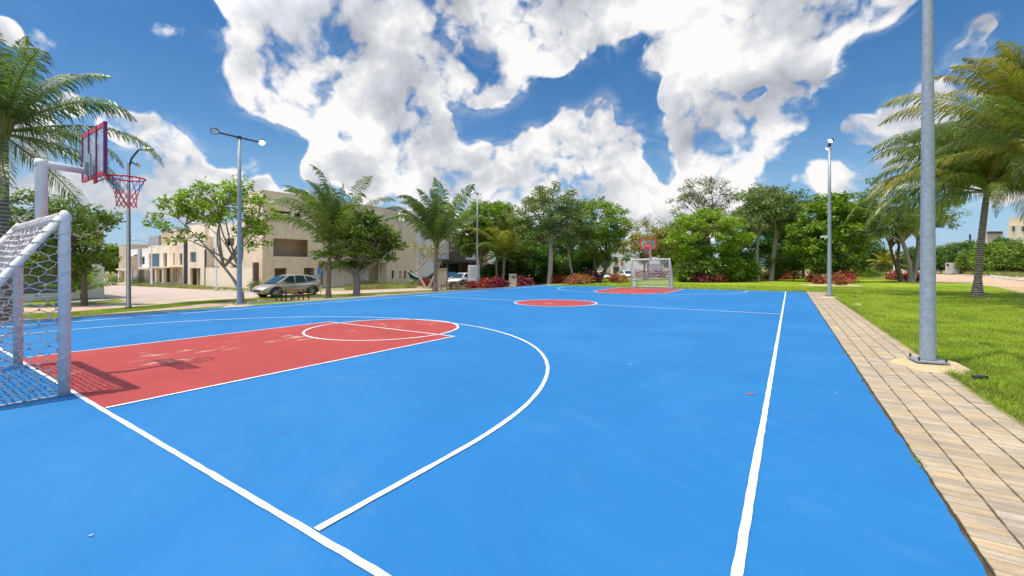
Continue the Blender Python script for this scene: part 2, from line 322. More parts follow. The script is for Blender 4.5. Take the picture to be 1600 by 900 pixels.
ground_mat('kerb', [(0.1, (0.50, 0.44, 0.34)), (0.9, (0.66, 0.60, 0.50))], bump=0.3)
simple('white_steel', (0.72, 0.70, 0.68), 0.4, var=0.08, scale=7, stain=((0.40, 0.36, 0.31), 9.0, 0.5))
simple('galvanised', (0.33, 0.365, 0.395), 0.5, 0.3, var=0.25, scale=16, bump=0.1)
simple('dark_metal', (0.06, 0.07, 0.08), 0.5, 0.3)
simple('rope', (0.58, 0.53, 0.50), 0.85, var=0.25, scale=20)
simple('rope_blue', (0.10, 0.20, 0.50), 0.8); simple('rope_red', (0.62, 0.08, 0.13), 0.8)
simple('red_paint', (0.70, 0.035, 0.035), 0.35, var=0.08, scale=9)
simple('purple_frame', (0.17, 0.035, 0.15), 0.45, var=0.3, scale=6)
simple('orange_red', (0.75, 0.12, 0.05), 0.4)
clear_mat('acrylic'); simple('rope_white', (0.80, 0.79, 0.78), 0.8)
clear_mat('acrylic_clear', 0.12)
simple('stucco', (0.80, 0.645, 0.46), 0.9, var=0.09, scale=1.2, bump=0.25, bscale=60, stain=((0.36, 0.31, 0.25), 0.6, 0.45))
simple('stucco_light', (0.84, 0.72, 0.55), 0.9, var=0.08, scale=1.5, bump=0.2, bscale=60, stain=((0.42, 0.38, 0.32), 0.6, 0.4))
simple('stucco_tan', (0.58, 0.45, 0.31), 0.9, var=0.1, scale=1.5, bump=0.2, bscale=60, stain=((0.32, 0.27, 0.22), 0.6, 0.4))
simple('stucco_white', (0.82, 0.81, 0.79), 0.85, var=0.05, scale=1.5, stain=((0.5, 0.49, 0.47), 0.5, 0.35))
simple('interior', (0.60, 0.46, 0.33), 0.9, var=0.1)
simple('grey_wall', (0.36, 0.36, 0.38), 0.8); simple('charcoal', (0.07, 0.065, 0.07), 0.6); simple('brown_clad', (0.13, 0.085, 0.07), 0.6)
simple('brick_clad', (0.45, 0.22, 0.14), 0.8); simple('limestone', (0.52, 0.44, 0.33), 0.9, bump=0.3, bscale=30)
simple('concrete', (0.42, 0.39, 0.34), 0.9, bump=0.3, bscale=30)
simple('footing', (0.54, 0.41, 0.23), 0.95, var=0.2, scale=7, bump=0.6, bscale=35)
simple('bark_grey', (0.27, 0.23, 0.19), 0.95, var=0.35, scale=8, bump=0.6, bscale=25)
simple('bark_brown', (0.17, 0.125, 0.09), 0.95, var=0.35, scale=8, bump=0.6, bscale=25)
simple('bark_pale', (0.40, 0.34, 0.27), 0.9, var=0.3, scale=8, bump=0.5, bscale=25)
simple('silver_paint', (0.50, 0.44, 0.37), 0.25, 0.4, coat=0.5); simple('white_paint', (0.78, 0.76, 0.72), 0.25, coat=0.5)
simple('blue_paint', (0.03, 0.06, 0.16), 0.25, coat=0.5)
simple('tyre', (0.025, 0.025, 0.027), 0.85); simple('rim_metal', (0.5, 0.5, 0.52), 0.3, 0.8); simple('black_plastic', (0.03, 0.03, 0.032), 0.5)
simple('red_lens', (0.5, 0.02, 0.02), 0.2); simple('lamp_lens', (0.75, 0.77, 0.8), 0.15)
simple('wood_orange', (0.42, 0.17, 0.09), 0.7, var=0.25, scale=5); simple('wood_brown', (0.16, 0.09, 0.06), 0.7, var=0.2)
simple('rock', (0.50, 0.45, 0.38), 0.95, var=0.3, scale=6, bump=0.6, bscale=15)
simple('court_scuff', (0.25, 0.38, 0.48), 0.8); simple('green_panel', (0.10, 0.35, 0.05), 0.6); simple('sign_white', (0.70, 0.71, 0.75), 0.5); simple('sign_blue', (0.05, 0.16, 0.50), 0.5)
simple('sign_grey', (0.30, 0.32, 0.36), 0.5)
simple('cloth_blue', (0.05, 0.12, 0.24), 0.9); simple('cloth_teal', (0.25, 0.42, 0.45), 0.9)
glass('window_glass'); glass('car_glass', (0.02, 0.05, 0.07))
emit('lens_glare', (1.0, 0.98, 0.95), 1.6)  # emission stands in for daylight mirrored in the floodlight lens glass
leafmat('leaf_palm', [(0.076, 0.128, 0.024), (0.133, 0.195, 0.036), (0.228, 0.255, 0.060), (0.085, 0.150, 0.042)], 0.3, 0.35)
leafmat('leaf_palm_yellow', [(0.149, 0.180, 0.024), (0.281, 0.270, 0.036), (0.429, 0.315, 0.060), (0.165, 0.210, 0.036)], 0.3, 0.35)
leafmat('leaf_bright', [(0.108, 0.180, 0.014), (0.194, 0.300, 0.024), (0.281, 0.375, 0.030), (0.129, 0.225, 0.018)])
leafmat('leaf_lime', [(0.149, 0.257, 0.016), (0.252, 0.365, 0.022), (0.327, 0.405, 0.032), (0.134, 0.243, 0.016)])
leafmat('leaf_mid', [(0.077, 0.143, 0.017), (0.155, 0.233, 0.029), (0.233, 0.305, 0.043), (0.103, 0.170, 0.029)])
leafmat('leaf_dark', [(0.036, 0.096, 0.018), (0.073, 0.163, 0.028), (0.121, 0.230, 0.031)])
leafmat('leaf_olive', [(0.129, 0.187, 0.047), (0.211, 0.281, 0.075), (0.304, 0.351, 0.131), (0.140, 0.211, 0.056)], 0.25)
leafmat('leaf_grey', [(0.163, 0.184, 0.082), (0.245, 0.265, 0.131), (0.326, 0.306, 0.146)], 0.2)
leafmat('leaf_yellow', [(0.198, 0.203, 0.022), (0.312, 0.270, 0.032), (0.397, 0.270, 0.043), (0.113, 0.176, 0.022)])
leafmat('croton_red', [(0.363, 0.017, 0.026), (0.545, 0.033, 0.044), (0.121, 0.017, 0.026), (0.605, 0.088, 0.044), (0.121, 0.110, 0.018)], 0.3)
leafmat('croton_pink', [(0.430, 0.080, 0.064), (0.500, 0.150, 0.100), (0.400, 0.050, 0.048), (0.500, 0.300, 0.096), (0.120, 0.120, 0.024)], 0.3)
leafmat('croton_purple', [(0.105, 0.012, 0.036), (0.210, 0.018, 0.060), (0.300, 0.030, 0.072), (0.075, 0.015, 0.024)], 0.25)
leafmat('grass_blade', [(0.15, 0.22, 0.012), (0.23, 0.33, 0.015), (0.30, 0.38, 0.02), (0.44, 0.42, 0.09)], 0.3, 0.6)
leafmat('dry_grass', [(0.330, 0.286, 0.088), (0.440, 0.374, 0.158), (0.220, 0.242, 0.053), (0.165, 0.220, 0.035)], 0.3, 0.7)
M = MATS

# ------------------------------------------------------------------ mesh tools
class MB:
    def __init__(s): s.v = []; s.f = []; s.mi = []; s.cur = 0
    def vert(s, p): s.v.append((p[0], p[1], p[2])); return len(s.v)-1
    def face(s, idx): s.f.append(tuple(idx)); s.mi.append(s.cur)
    def quad(s, a, b, c, d):
        i = len(s.v)
        for p in (a, b, c, d): s.v.append((p[0], p[1], p[2]))
        s.face((i, i+1, i+2, i+3))
    def tri(s, a, b, c):
        i = len(s.v)
        for p in (a, b, c): s.v.append((p[0], p[1], p[2]))
        s.face((i, i+1, i+2))
    def box(s, c, size, rz=0, bevel=0):
        x, y, z = size[0]/2, size[1]/2, size[2]/2; cs, sn = math.cos(rz), math.sin(rz)
        i = len(s.v)
        for dz in (-z, z):
            for dx, dy in ((-x, -y), (x, -y), (x, y), (-x, y)):
                s.v.append((c[0]+dx*cs-dy*sn, c[1]+dx*sn+dy*cs, c[2]+dz))
        for q in ((0, 3, 2, 1), (4, 5, 6, 7), (0, 1, 5, 4), (1, 2, 6, 5), (2, 3, 7, 6), (3, 0, 4, 7)):
            s.face([i+k for k in q])
    def bx(s, x0, x1, y0, y1, z0, z1): s.box(((x0+x1)/2, (y0+y1)/2, (z0+z1)/2), (abs(x1-x0), abs(y1-y0), abs(z1-z0)))
    def tube(s, pts, rad, n=8, cap=True):
        pts = [Vector(p) for p in pts]
        if not hasattr(rad, '__len__'): rad = [rad]*len(pts)
        rings = []; prev = None
        for i, p in enumerate(pts):
            a = pts[max(0, i-1)]; b = pts[min(len(pts)-1, i+1)]; t = (b-a)
            if t.length < 1e-9: t = Vector((0, 0, 1))
            t.normalize()
            if prev is None:
                u = t.cross(Vector((0, 0, 1)))
                if u.length < 1e-3: u = t.cross(Vector((0, 1, 0)))
                u.normalize()
            else:
                u = prev - t*prev.dot(t)
                if u.length < 1e-6: u = t.orthogonal()
                u.normalize()
            prev = u; w = t.cross(u)
            i0 = len(s.v)
            for k in range(n):
                a_ = 2*math.pi*k/n; q = p + (u*math.cos(a_)+w*math.sin(a_))*rad[i]
                s.v.append((q.x, q.y, q.z))
            rings.append(i0)
        for a, b in zip(rings, rings[1:]):
            for k in range(n):
                k2 = (k+1) % n; s.face((a+k, a+k2, b+k2, b+k))
        if cap and n > 2:
            s.face([rings[0]+k for k in range(n)][::-1]); s.face([rings[-1]+k for k in range(n)])
    def cyl(s, a, b, r, n=12): s.tube([a, b], r, n)
    def build(s, name, mat, parent=None, smooth=False):
        me = bpy.data.meshes.new(name); me.from_pydata(s.v, [], s.f)
        mats = mat if isinstance(mat, (list, tuple)) else [mat]
        for m in mats: me.materials.append(MATS[m] if isinstance(m, str) else m)
        if len(mats) > 1: me.polygons.foreach_set('material_index', s.mi)
        if smooth: me.polygons.foreach_set('use_smooth', [True]*len(me.polygons))
        me.update()
        o = bpy.data.objects.new(name, me); C.objects.link(o)
        if parent: o.parent = parent
        return o
def npmesh(name, V, Fq, mat, parent=None, smooth=False):
    """V (n,3) float, Fq (m,k) int"""
    me = bpy.data.meshes.new(name); n = len(V); m, k = Fq.shape
    me.vertices.add(n); me.vertices.foreach_set('co', V.astype(np.float32).ravel())
    me.loops.add(m*k); me.loops.foreach_set('vertex_index', Fq.astype(np.int32).ravel())
    me.polygons.add(m); me.polygons.foreach_set('loop_start', np.arange(0, m*k, k, dtype=np.int32))
    try: me.polygons.foreach_set('loop_total', np.full(m, k, dtype=np.int32))
    except Exception: pass
    me.materials.append(MATS[mat]); me.update(calc_edges=True); me.validate()
    o = bpy.data.objects.new(name, me); C.objects.link(o)
    if parent: o.parent = parent
    return o
def tag(o, label=None, cat=None, group=None, kind=None):
    if label: o['label'] = label
    if cat: o['category'] = cat
    if group: o['group'] = group
    if kind: o['kind'] = kind
    return o
def thing(name, label, cat, loc=(0, 0, 0), rz=0, group=None):
    o = bpy.data.objects.new(name, None); C.objects.link(o); o.location = loc; o.rotation_euler = (0, 0, rz)
    o.empty_display_size = 0.2
    return tag(o, label, cat, group)
def dup(root, loc, rz, label, parts_label=None):
    r = root.copy(); C.objects.link(r); r.location = loc; r.rotation_euler = (0, 0, rz); r['label'] = label
    for ch in list(root.children):
        c = ch.copy(); C.objects.link(c); c.parent = r
        for g in list(ch.children):
            d = g.copy(); C.objects.link(d); d.parent = c
    return r
def sheet(name, pts, zoff, mat, thick=0.0, kind='structure', label=None):
    """flat polygon draped on the terrain"""
    bm = bmesh.new(); vs = [bm.verts.new((p[0], p[1], 0)) for p in pts]; f = bm.faces.new(vs)
    if f.normal.z < 0: bmesh.ops.reverse_faces(bm, faces=[f])
    bm.normal_update()
    if bm.faces[:][0].normal.z < 0:
        for q in bm.faces: q.normal_flip()
    for xc in (-18.3, -26.0):
        bmesh.ops.bisect_plane(bm, geom=bm.verts[:]+bm.edges[:]+bm.faces[:], plane_co=(xc, 0, 0), plane_no=(1, 0, 0))
    bmesh.ops.triangulate(bm, faces=bm.faces[:])
    for v in bm.verts: v.co.z = gz(v.co.x)+zoff
    if thick:
        be = [e for e in bm.edges if e.is_boundary]
        r = bmesh.ops.extrude_edge_only(bm, edges=be)
        for v in r['geom']:
            if isinstance(v, bmesh.types.BMVert): v.co.z -= thick
    me = bpy.data.meshes.new(name); bm.to_mesh(me); bm.free(); me.materials.append(MATS[mat])
    o = bpy.data.objects.new(name, me); C.objects.link(o); tag(o, label, None, None, kind); return o
def smoothpoly(pts, n=6):
    """Catmull-Rom through open list of 2d points"""
    out = []; P = [Vector((p[0], p[1])) for p in pts]
    for i in range(len(P)-1):
        p0 = P[max(0, i-1)]; p1 = P[i]; p2 = P[i+1]; p3 = P[min(len(P)-1, i+2)]
        for k in range(n):
            t = k/n
            q = 0.5*((2*p1)+(p2-p0)*t+(2*p0-5*p1+4*p2-p3)*t*t+(3*p1-p0-3*p2+p3)*t**3); out.append((q.x, q.y))
    out.append((P[-1].x, P[-1].y)); return out
#==SETTING==
# ------------------------------------------------------------------ ground, court, paths, roads
rnd = random.Random(11)
def buildw(mb, name, mat, parent, smooth=False):
    """mesh given in world coordinates, stored relative to its thing (things built so have no rotation)"""
    L = parent.location
    mb.v = [(p[0]-L.x, p[1]-L.y, p[2]-L.z) for p in mb.v]
    return mb.build(name, mat, parent, smooth)
S = 1800
sheet('ground', [(-S, -S), (S, -S), (S, S), (-S, S)], 0.0, 'dry_ground')
# near edge of the court wobbles where it meets the walk
cp = [(-18.0, -6.0)]
y = -6.0
while y < 32.1:
    cp.append((0.826+rnd.uniform(-0.008, 0.009)+0.008*math.sin(y*1.7)+(-.02 if rnd.random()<.06 else 0), y)); y += 0.11
cp += [(0.826, 32.1), (-18.0, 32.1)]
sheet('court_surface', cp, 0.030, 'court_blue', 0.03)
sheet('soil_joint', [(0.70, -6), (0.862, -6), (0.862, 33), (0.70, 33)], 0.022, 'soil')
sheet('paved_walk', [(0.846, -6), (1.9035, -6), (1.9035, 33.0), (0.846, 33.0)], 0.034, 'paver', 0.034)

def strip(name, pts, w, zoff=0.038, mat='line_paint', closed=False, jit=0.0035):
    """painted line of width w along a 2D path, edges slightly uneven"""
    P = []
    for a, b in zip(pts, pts[1:]):
        a = Vector(a); b = Vector(b); n = max(1, int((b-a).length/0.12))
        for k in range(n): P.append(a.lerp(b, k/n))
    P.append(Vector(pts[-1])); mb = MB(); prev = None
    for i, p in enumerate(P):
        t = (P[min(i+1, len(P)-1)]-P[max(i-1, 0)])
        if closed and i in (0, len(P)-1): t = P[1]-P[-2]
        t.normalize(); nn = Vector((-t.y, t.x))
        ja, jb = (0, 0) if (closed and i in (0, len(P)-1)) else (rnd.uniform(-jit, jit), rnd.uniform(-jit, jit))
        l = p+nn*(w/2+ja); r = p-nn*(w/2+jb)
        il = mb.vert((l.x, l.y, zoff)); ir = mb.vert((r.x, r.y, zoff))
        if prev: mb.face((prev[1], ir, il, prev[0]))
        prev = (il, ir)
    o = mb.build(name, mat); tag(o, kind='structure'); return o
def arc(cx, cy, r, a0, a1, n=72): return [(cx+r*math.cos(R(a0+(a1-a0)*i/n)), cy+r*math.sin(R(a0+(a1-a0)*i/n))) for i in range(n+1)]
Y0, YM, Y1 = 1.40, 16.35, 31.5; XC = -8.47; XR, XL = -0.22, -16.75; LW = 2.29; FT = 7.13; FR = 1.82
w = 0.07
sheet('red_key', [(XC-LW, Y0), (XC+LW, Y0), (XC+LW, FT)]+arc(XC, FT, FR, 0, 180, 40)+[(XC-LW, FT)], 0.034, 'court_red')
F1 = Y1-(FT-Y0)
sheet('red_key', [(XC+LW, Y1), (XC-LW, Y1), (XC-LW, F1)]+arc(XC, F1, FR, 180, 360, 40)+[(XC+LW, F1)], 0.034, 'court_red')
sheet('red_center_circle', arc(XC, YM, 1.75, 0, 360, 60)[:-1], 0.034, 'court_red')
strip('sideline', [(XR, Y0+w/2), (XR, Y1-w/2)], 0.050); strip('sideline', [(XL, Y0+w/2), (XL, Y1-w/2)], 0.06)
strip('baseline', [(XL-w/2, Y0), (0.80, Y0)][0:1]+[(XR+w/2, Y0)], 0.045); strip('baseline', [(XL-w/2, Y1), (XR+w/2, Y1)], 0.06)
strip('halfway_line', [(XR-w/2, YM), (XC+1.78, YM)], 0.055); strip('halfway_line', [(XL+w/2, YM), (XC-1.78, YM)], 0.055)
strip('circle_line', arc(XC, YM, 1.75, 0, 360, 120), 0.06, closed=True, jit=0)
for yb, s in ((Y0, 1), (Y1, -1)):
    yf = yb+s*(FT-Y0); e = w/2*s
    strip('key_line', [(XC+LW, yb+e), (XC+LW, yf-e)], 0.045); strip('key_line', [(XC-LW, yb+e), (XC-LW, yf-e)], 0.045)
    strip('free_throw_line', [(XC-LW-0.03, yf), (XC+LW+0.03, yf)], 0.048)
    strip('free_throw_circle', arc(XC, yf, FR, 2, 178, 60) if s > 0 else arc(XC, yf, FR, 182, 358, 60), 0.055, zoff=0.042)
    if s > 0: strip('free_throw_circle', arc(XC, yf, FR, 182, 358, 60), 0.055, zoff=0.042)
    yc = yb+s*1.27; Rr = 6.18
    pts = [(XC+Rr, yb+e)]+[(XC+Rr*math.cos(R(a)), yc+s*Rr*math.sin(R(a))) for a in range(0, 181, 2)]+[(XC-Rr, yb+e)]
    strip('three_point_line', pts, 0.05 if s > 0 else 0.05, zoff=0.0385)
a = G(330, 712); b = G(560, 648); c = G(760, 590)
strip('surface_crack', smoothpoly([(a.x, a.y), (b.x, b.y), (c.x, c.y)], 12), 0.006, zoff=0.0345, mat='rope_blue', jit=0.0015)

def fleck(px, py, sx, sy, mat, seed):
    r_ = random.Random(seed); c = G(px, py)
    pts = [(c.x+math.cos(a)*sx*k*RX-math.sin(a)*sy*k*RY, c.y+math.cos(a)*sx*k*RY+math.sin(a)*sy*k*RX) for a, k in [(2*math.pi*i/11, r_.uniform(.5, 1.2)) for i in range(11)]]
    sheet('paint_fleck', pts, 0.0355, mat)
for i, q in enumerate([(1172, 620, .045, .03, 'red_paint'), (142, 846, .014, .014, 'court_scuff'), (985, 572, .014, .02, 'line_paint'), (796, 516, .02, .03, 'line_paint'), (1306, 619, .012, .012, 'line_paint')]): fleck(*q, seed=i)
def GP(lst, cl=None):
    out = []
    for q in lst:
        p = G(*q); x = p.x
        if cl is not None: x = min(x, cl)
        out.append((x, p.y))
    return out
walk_near = GP([(-150, 522), (0, 510), (110, 502), (200, 492.5), (330, 480.5), (400, 474.5), (500, 468.8), (600, 463.0), (700, 457.0), (780, 452.6), (870, 447.2)], -18.45)
grass_near = GP([(-150, 512), (0, 502), (110, 496), (200, 488), (330, 474.8), (400, 470.5), (500, 465.6), (600, 460.3), (700, 455), (780, 450), (870, 445.3)], -18.8)
tan_near = GP([(-150, 505), (0, 493), (110, 489), (200, 481.5), (330, 470), (400, 467), (500, 462), (600, 457.5), (700, 452)])
road_near = GP([(-150, 492), (0, 484), (110, 481), (200, 476), (330, 467), (400, 464.5), (500, 460), (600, 456), (700, 450.5)])
road_far = GP([(700, 449), (600, 452.5), (500, 456), (430, 458), (390, 457), (330, 454), (250, 449), (165, 444.5), (60, 440), (-60, 437)])
sheet('verge_grass', [(-18.02, -6), (-18.02, 24)]+list(reversed([(x-0.01, y) for x, y in tan_near[:-1]])), 0.008, 'lawn_green')
sheet('sidewalk', walk_near+grass_near[::-1], 0.035, 'walk_pink', 0.06)
sheet('sidewalk', tan_near+road_near[::-1], 0.055, 'sand', 0.10)
sheet('road', road_near+road_far+GP([(-150, 440)]), 0.014, 'road_pink')
# terracotta band and lawn in front of the white house
sheet('house_lawn', smoothpoly(GP([(-160, 484), (0, 480.5), (110, 477.5), (165, 474.5), (196, 471), (160, 466.5), (60, 464), (-160, 464)]), 5), 0.03, 'lawn_green', 0.05)
sheet('terracotta_walk', GP([(-150, 504), (0, 492.5), (110, 488.5), (185, 482), (150, 481.5), (110, 483), (0, 487), (-150, 498)]), 0.062, 'road_terracotta')
sheet('verge_rubble', GP([(165, 443.5), (250, 448), (330, 453), (390, 456), (400, 452), (330, 449), (250, 444), (165, 441)]), 0.02, 'sand')
sheet('planting_soil', GP([(700, 453.5), (780, 449), (880, 443.5), (905, 440), (780, 439), (700, 441)]), 0.016, 'soil')
# lawns on the far and right sides
rn = GP([(1330, 431.5), (1400, 435), (1460, 441.5), (1520, 443.5), (1560, 449), (1600, 460), (1700, 487)])
rf = GP([(1700, 455), (1600, 440), (1540, 433), (1460, 427), (1400, 424.5), (1330, 423.5)])
sheet('lawn', [(1.92, -8), (34, -8)]+rn[::-1]+GP([(1250, 430), (1100, 431), (900, 436), (880, 441)])+[(-17.9, 32.14), (0.84, 32.14), (0.84, 33.0), (1.92, 33.0)], 0.012, 'lawn_green')
sheet('park_road', rn+rf, 0.018, 'road_terracotta')
for pts in ([(1460, 426.8), (1540, 432.8), (1600, 439.8), (1700, 454.5), (1700, 452.5), (1600, 438.6), (1540, 431.9), (1460, 426.2)],):
    sheet('kerb', GP(pts), 0.12, 'kerb', 0.12)
def bed(px, py, rw, rd, seed, mat='sand'):
    r_ = random.Random(seed); c = G(px, py)
    pts = [(c.x+RX*math.cos(a)*rw*k+VX*math.sin(a)*rd*k, c.y+RY*math.cos(a)*rw*k+VY*math.sin(a)*rd*k) for a, k in [(2*math.pi*i/18, r_.uniform(.85, 1.1)) for i in range(18)]]
    return sheet('planting_bed', pts, 0.03, mat, 0.03)
bed(1298, 446, 2.4, 1.9, 1); bed(1120, 438.5, 5.2, 2.4, 2, 'soil'); bed(1420, 440, 2.0, 1.6, 3, 'soil')

# ------------------------------------------------------------------ goals with hoops
def hexsegs(W, H, cell, seed, inside, jit=0.42):
    r_ = random.Random(seed); dx = cell; dy = cell*0.62; segs = []
    nx, ny = int(W/dx)+2, int(H/dy)+2; P = {}
    for j in range(ny+1):
        for i in range(-1, 2*nx+1):
            x = i*dx/2; yv = j*dy
            z = 0.16*dy if (i+j) % 2 else -0.16*dy
            P[i, j] = (x+r_.uniform(-jit, jit)*dx*0.4, yv+z+r_.uniform(-jit, jit)*dy*0.4)
    for j in range(ny+1):
        for i in range(-1, 2*nx):
            segs.append((P[i, j], P[i+1, j]))
            if (i+j) % 2 and (i, j+1) in P: segs.append((P[i, j], P[i, j+1]))
    return [(a, b) for a, b in segs if inside(a) and inside(b)]
def helix(mb, a, b, rad, pitch, rr, n=3, seed=0, ph=0.0):
    a, b = Vector(a), Vector(b); t = (b-a); L = t.length; t.normalize(); u = t.orthogonal().normalized(); w_ = t.cross(u)
    r_ = random.Random(seed); turns = L/pitch; N_ = int(turns*9)+2; pts = []
    for i in range(N_):
        s = i/(N_-1); an = ph+2*math.pi*turns*s
        pts.append(a+t*(L*s+r_.uniform(-.12, .12)*pitch*0.5)+(u*math.cos(an)+w_*math.sin(an))*rad)
    mb.tube(pts, rr, n, cap=False)
def make_goal(loc, rz, label, far):
    t = thing('goal_with_hoop', label, 'goal', loc, rz, 'goals carrying basketball hoops')
    H, D, hw, pr = 2.14, 1.32, 1.375, (0.054 if not far else 0.06)
    for s in (-1, 1):
        m = MB(); m.tube([(s*hw, 0, 0.035), (s*hw, 0, H-0.02), (s*hw, 0, H+0.045), (s*hw*0.985, 0, H+0.075)], [pr, pr, pr*0.93, pr*0.55], 20); p_ = m.build('post', 'white_steel', t, True)
        m = MB(); m.tube([(s*hw, -0.03, H), (s*hw, -D, 0.08)], 0.040 if not far else 0.04, 14); br = m.build('brace', 'white_steel', t, True)
        if not far:
            m = MB(); helix(m, (s*hw, 0, 0.1), (s*hw, 0, H), pr+0.004, 0.24, 0.0055, seed=3, ph=s); m.build('lacing', 'rope', p_)
            m = MB(); helix(m, (s*hw, -0.03, H), (s*hw, -D, 0.1), 0.045, 0.155, 0.0085, seed=5, ph=1+s); m.build('lacing', 'rope', br)
    m = MB(); m.tube([(-hw, 0, H), (hw, 0, H)], pr*0.95, 16); cb = m.build('crossbar', 'white_steel', t, True)
    m = MB(); helix(m, (-hw, 0, H-0.004), (hw, 0, H-0.004), pr+0.008, 0.070 if not far else 0.2, 0.015, 5, seed=9); m.build('lacing', 'rope', cb)
    m = MB(); m.tube([(-hw, -D, 0.07), (hw, -D, 0.07)], 0.035, 10); m.build('base_bar', 'white_steel', t, True)
    rr, cell = (0.0056, 0.135) if not far else (0.014, 0.24)
    # slanting back net and triangular side nets
    Lb = math.hypot(H, D); m = MB()
    for a, b in hexsegs(2*hw, Lb, cell, 4, lambda p: 0 <= p[0] <= 2*hw and 0 <= p[1] <= Lb):
        def P3(p):
            q = p[1]/Lb; sag = 0.10*math.sin(math.pi*q)*math.sin(math.pi*p[0]/(2*hw))
            return (p[0]-hw, -D*q+sag*0.5, H*(1-q)+0.03-sag)
        m.tube([P3(a), P3(b)], rr*(2.0 if not far else 1), 3, cap=False)
    m.build('back_net', 'rope' if not far else 'rope_white', t)
    for s in (-1, 1):
        m = MB()
        for a, b in hexsegs(D, H, cell, 7+s, lambda p: 0 <= p[0] <= D and 0 <= p[1] <= H and p[1]/H+p[0]/D <= 1.02):
            def P4(p): return (s*(hw-0.05*math.sin(math.pi*p[0]/D)*math.sin(math.pi*min(1, p[1]/H))), -p[0], p[1]+0.04)
            m.tube([P4(a), P4(b)], rr, 3, cap=False)
            if not far and random.random() < 0.5:
                q = P4(a); m.box(q, (0.018, 0.018, 0.02), 0.6)
        sn = m.build('side_net', 'rope' if not far else 'rope_white', t)
        m = MB(); m.tube([(s*hw, 0, 0.045), (s*(hw-.02), -D*.5, 0.04), (s*hw, -D, 0.05)], rr*1.6, 4); m.build('bottom_rope', 'rope', sn)
    if not far:
        m = MB(); m.tube([(-hw+0.03, -0.10, 1.46), (-hw+0.03, -0.10, 1.55)], [0.022, 0.024], 10); m.tube([(-hw+0.03, -0.10, 1.55), (-hw+0.03, -0.10, 1.585)], [0.026, 0.02], 10)
        m.build('red_cap', 'orange_red', t, True)
    # hoop carried by the crossbar
    hp = 0.064; zt = 3.00; m = MB()
    m.tube([(0, 0.03, H+0.05), (0, 0.03, zt-0.02), (0, 0.03, zt+0.03)], [hp, hp, hp], 20)
    m.tube([(0, -0.035, zt-0.03), (0, 0.06, zt-0.03), (0, 0.50, zt-0.05)], [hp*0.92, hp*0.85, hp*0.72], 20)
    m.build('hoop_pole', 'white_steel', t, True)
    yb = 0.545; z0, z1, bw = 2.86, 3.60, 0.535
    m = MB(); m.bx(-bw+.02, bw-.02, yb, yb+0.02, z0+.02, z1-.02); bd = m.build('backboard', 'acrylic' if not far else 'acrylic_clear', t)
    fm = 'red_paint' if far else 'purple_frame'; fw = 0.035 if not far else 0.06
    for x in (-bw, bw): m = MB(); m.bx(x-fw/2, x+fw/2, yb-0.012, yb+0.028, z0, z1); m.build('frame_bar', fm, bd)
    if not far:
        for x in (-0.19, 0.19): m = MB(); m.bx(x-.02, x+.02, yb-0.016, yb-0.002, z0+.002, z1-.002); m.build('frame_bar', fm, bd)
    for za, zb in ((z1-0.06, z1-.001), (z0+.001, z0+0.05)): m = MB(); m.bx(-bw+fw/2, bw-fw/2, yb-0.009, yb+0.026, za, zb); m.build('border', 'red_paint', bd)
    m = MB()
    zs0, zs1, sx = z0+.14, z0+.44, .26
    for x in (-sx, sx): m.bx(x-.022, x+.022, yb+0.021, yb+0.025, zs0, zs1)
    for z in (zs0, zs1): m.bx(-sx+.022, sx-.022, yb+0.021, yb+0.025, z-.022, z+.022)
    if far: m.bx(-.2, .2, yb+0.021, yb+0.026, zs0+.02, zs0+.1)
    m.build('target_square', 'red_paint', bd)
    m = MB(); m.bx(-.12, .12, yb-0.06, yb-0.041, z0+.03, z0+.34); m.bx(-.05, .05, yb-0.10, yb-0.06, z0+.08, z0+.22); m.build('mount_plate', 'galvanised', t)
    zr = 2.93; cy = yb+0.15+0.225
    m = MB(); m.tube([(0.225*math.cos(a), cy+0.225*math.sin(a), zr) for a in [2*math.pi*i/40 for i in range(41)]], 0.0125, 8, cap=False)
    m.bx(-.06, .06, yb+.03, yb+.17, zr-.012, zr+.02); m.bx(-.09, .09, yb+.021, yb+.03, zr-.14, zr+.05)
    m.tube([(-.06, yb+.03, zr-.12), (-.1, cy-.2, zr-.01)], .009, 6); m.tube([(.06, yb+.03, zr-.12), (.1, cy-.2, zr-.01)], .009, 6)
    rim = m.build('rim', 'red_paint', t, True)
    for c0, mat, l0, l1 in (('a', 'rope_blue', 0, 2), ('b', 'rope_red', 2, 6)):
        m = MB(); K = 12
        for k in range(K):
            for lv in range(l0, l1):
                def NP(kk, l):
                    rr_ = [0.222, 0.175, 0.148, 0.132, 0.122, 0.117, 0.12][l]; zz = [0, .13, .20, .27, .34, .40, .45][l]
                    a = 2*math.pi*(kk+(0.5 if l % 2 else 0))/K; return (rr_*math.cos(a), cy+rr_*math.sin(a), zr-zz)
                o = 0 if lv % 2 == 0 else 1
                m.tube([NP(k, lv), NP(k, lv+1)], 0.0045 if not far else .008, 4); m.tube([NP(k, lv), NP(k+(1 if lv % 2 else -1), lv+1)], 0.0045 if not far else .008, 4)
        m.build('hoop_net', mat, rim)
    return t
make_goal((-8.58, 1.31, 0.0), 0, 'near white goal at the left edge, laced with thick rope, carrying a purple framed backboard', False)
make_goal((-8.58, 31.62, 0.0), math.pi, 'far white goal with diamond netting in front of the trees, below a red bordered backboard', True)

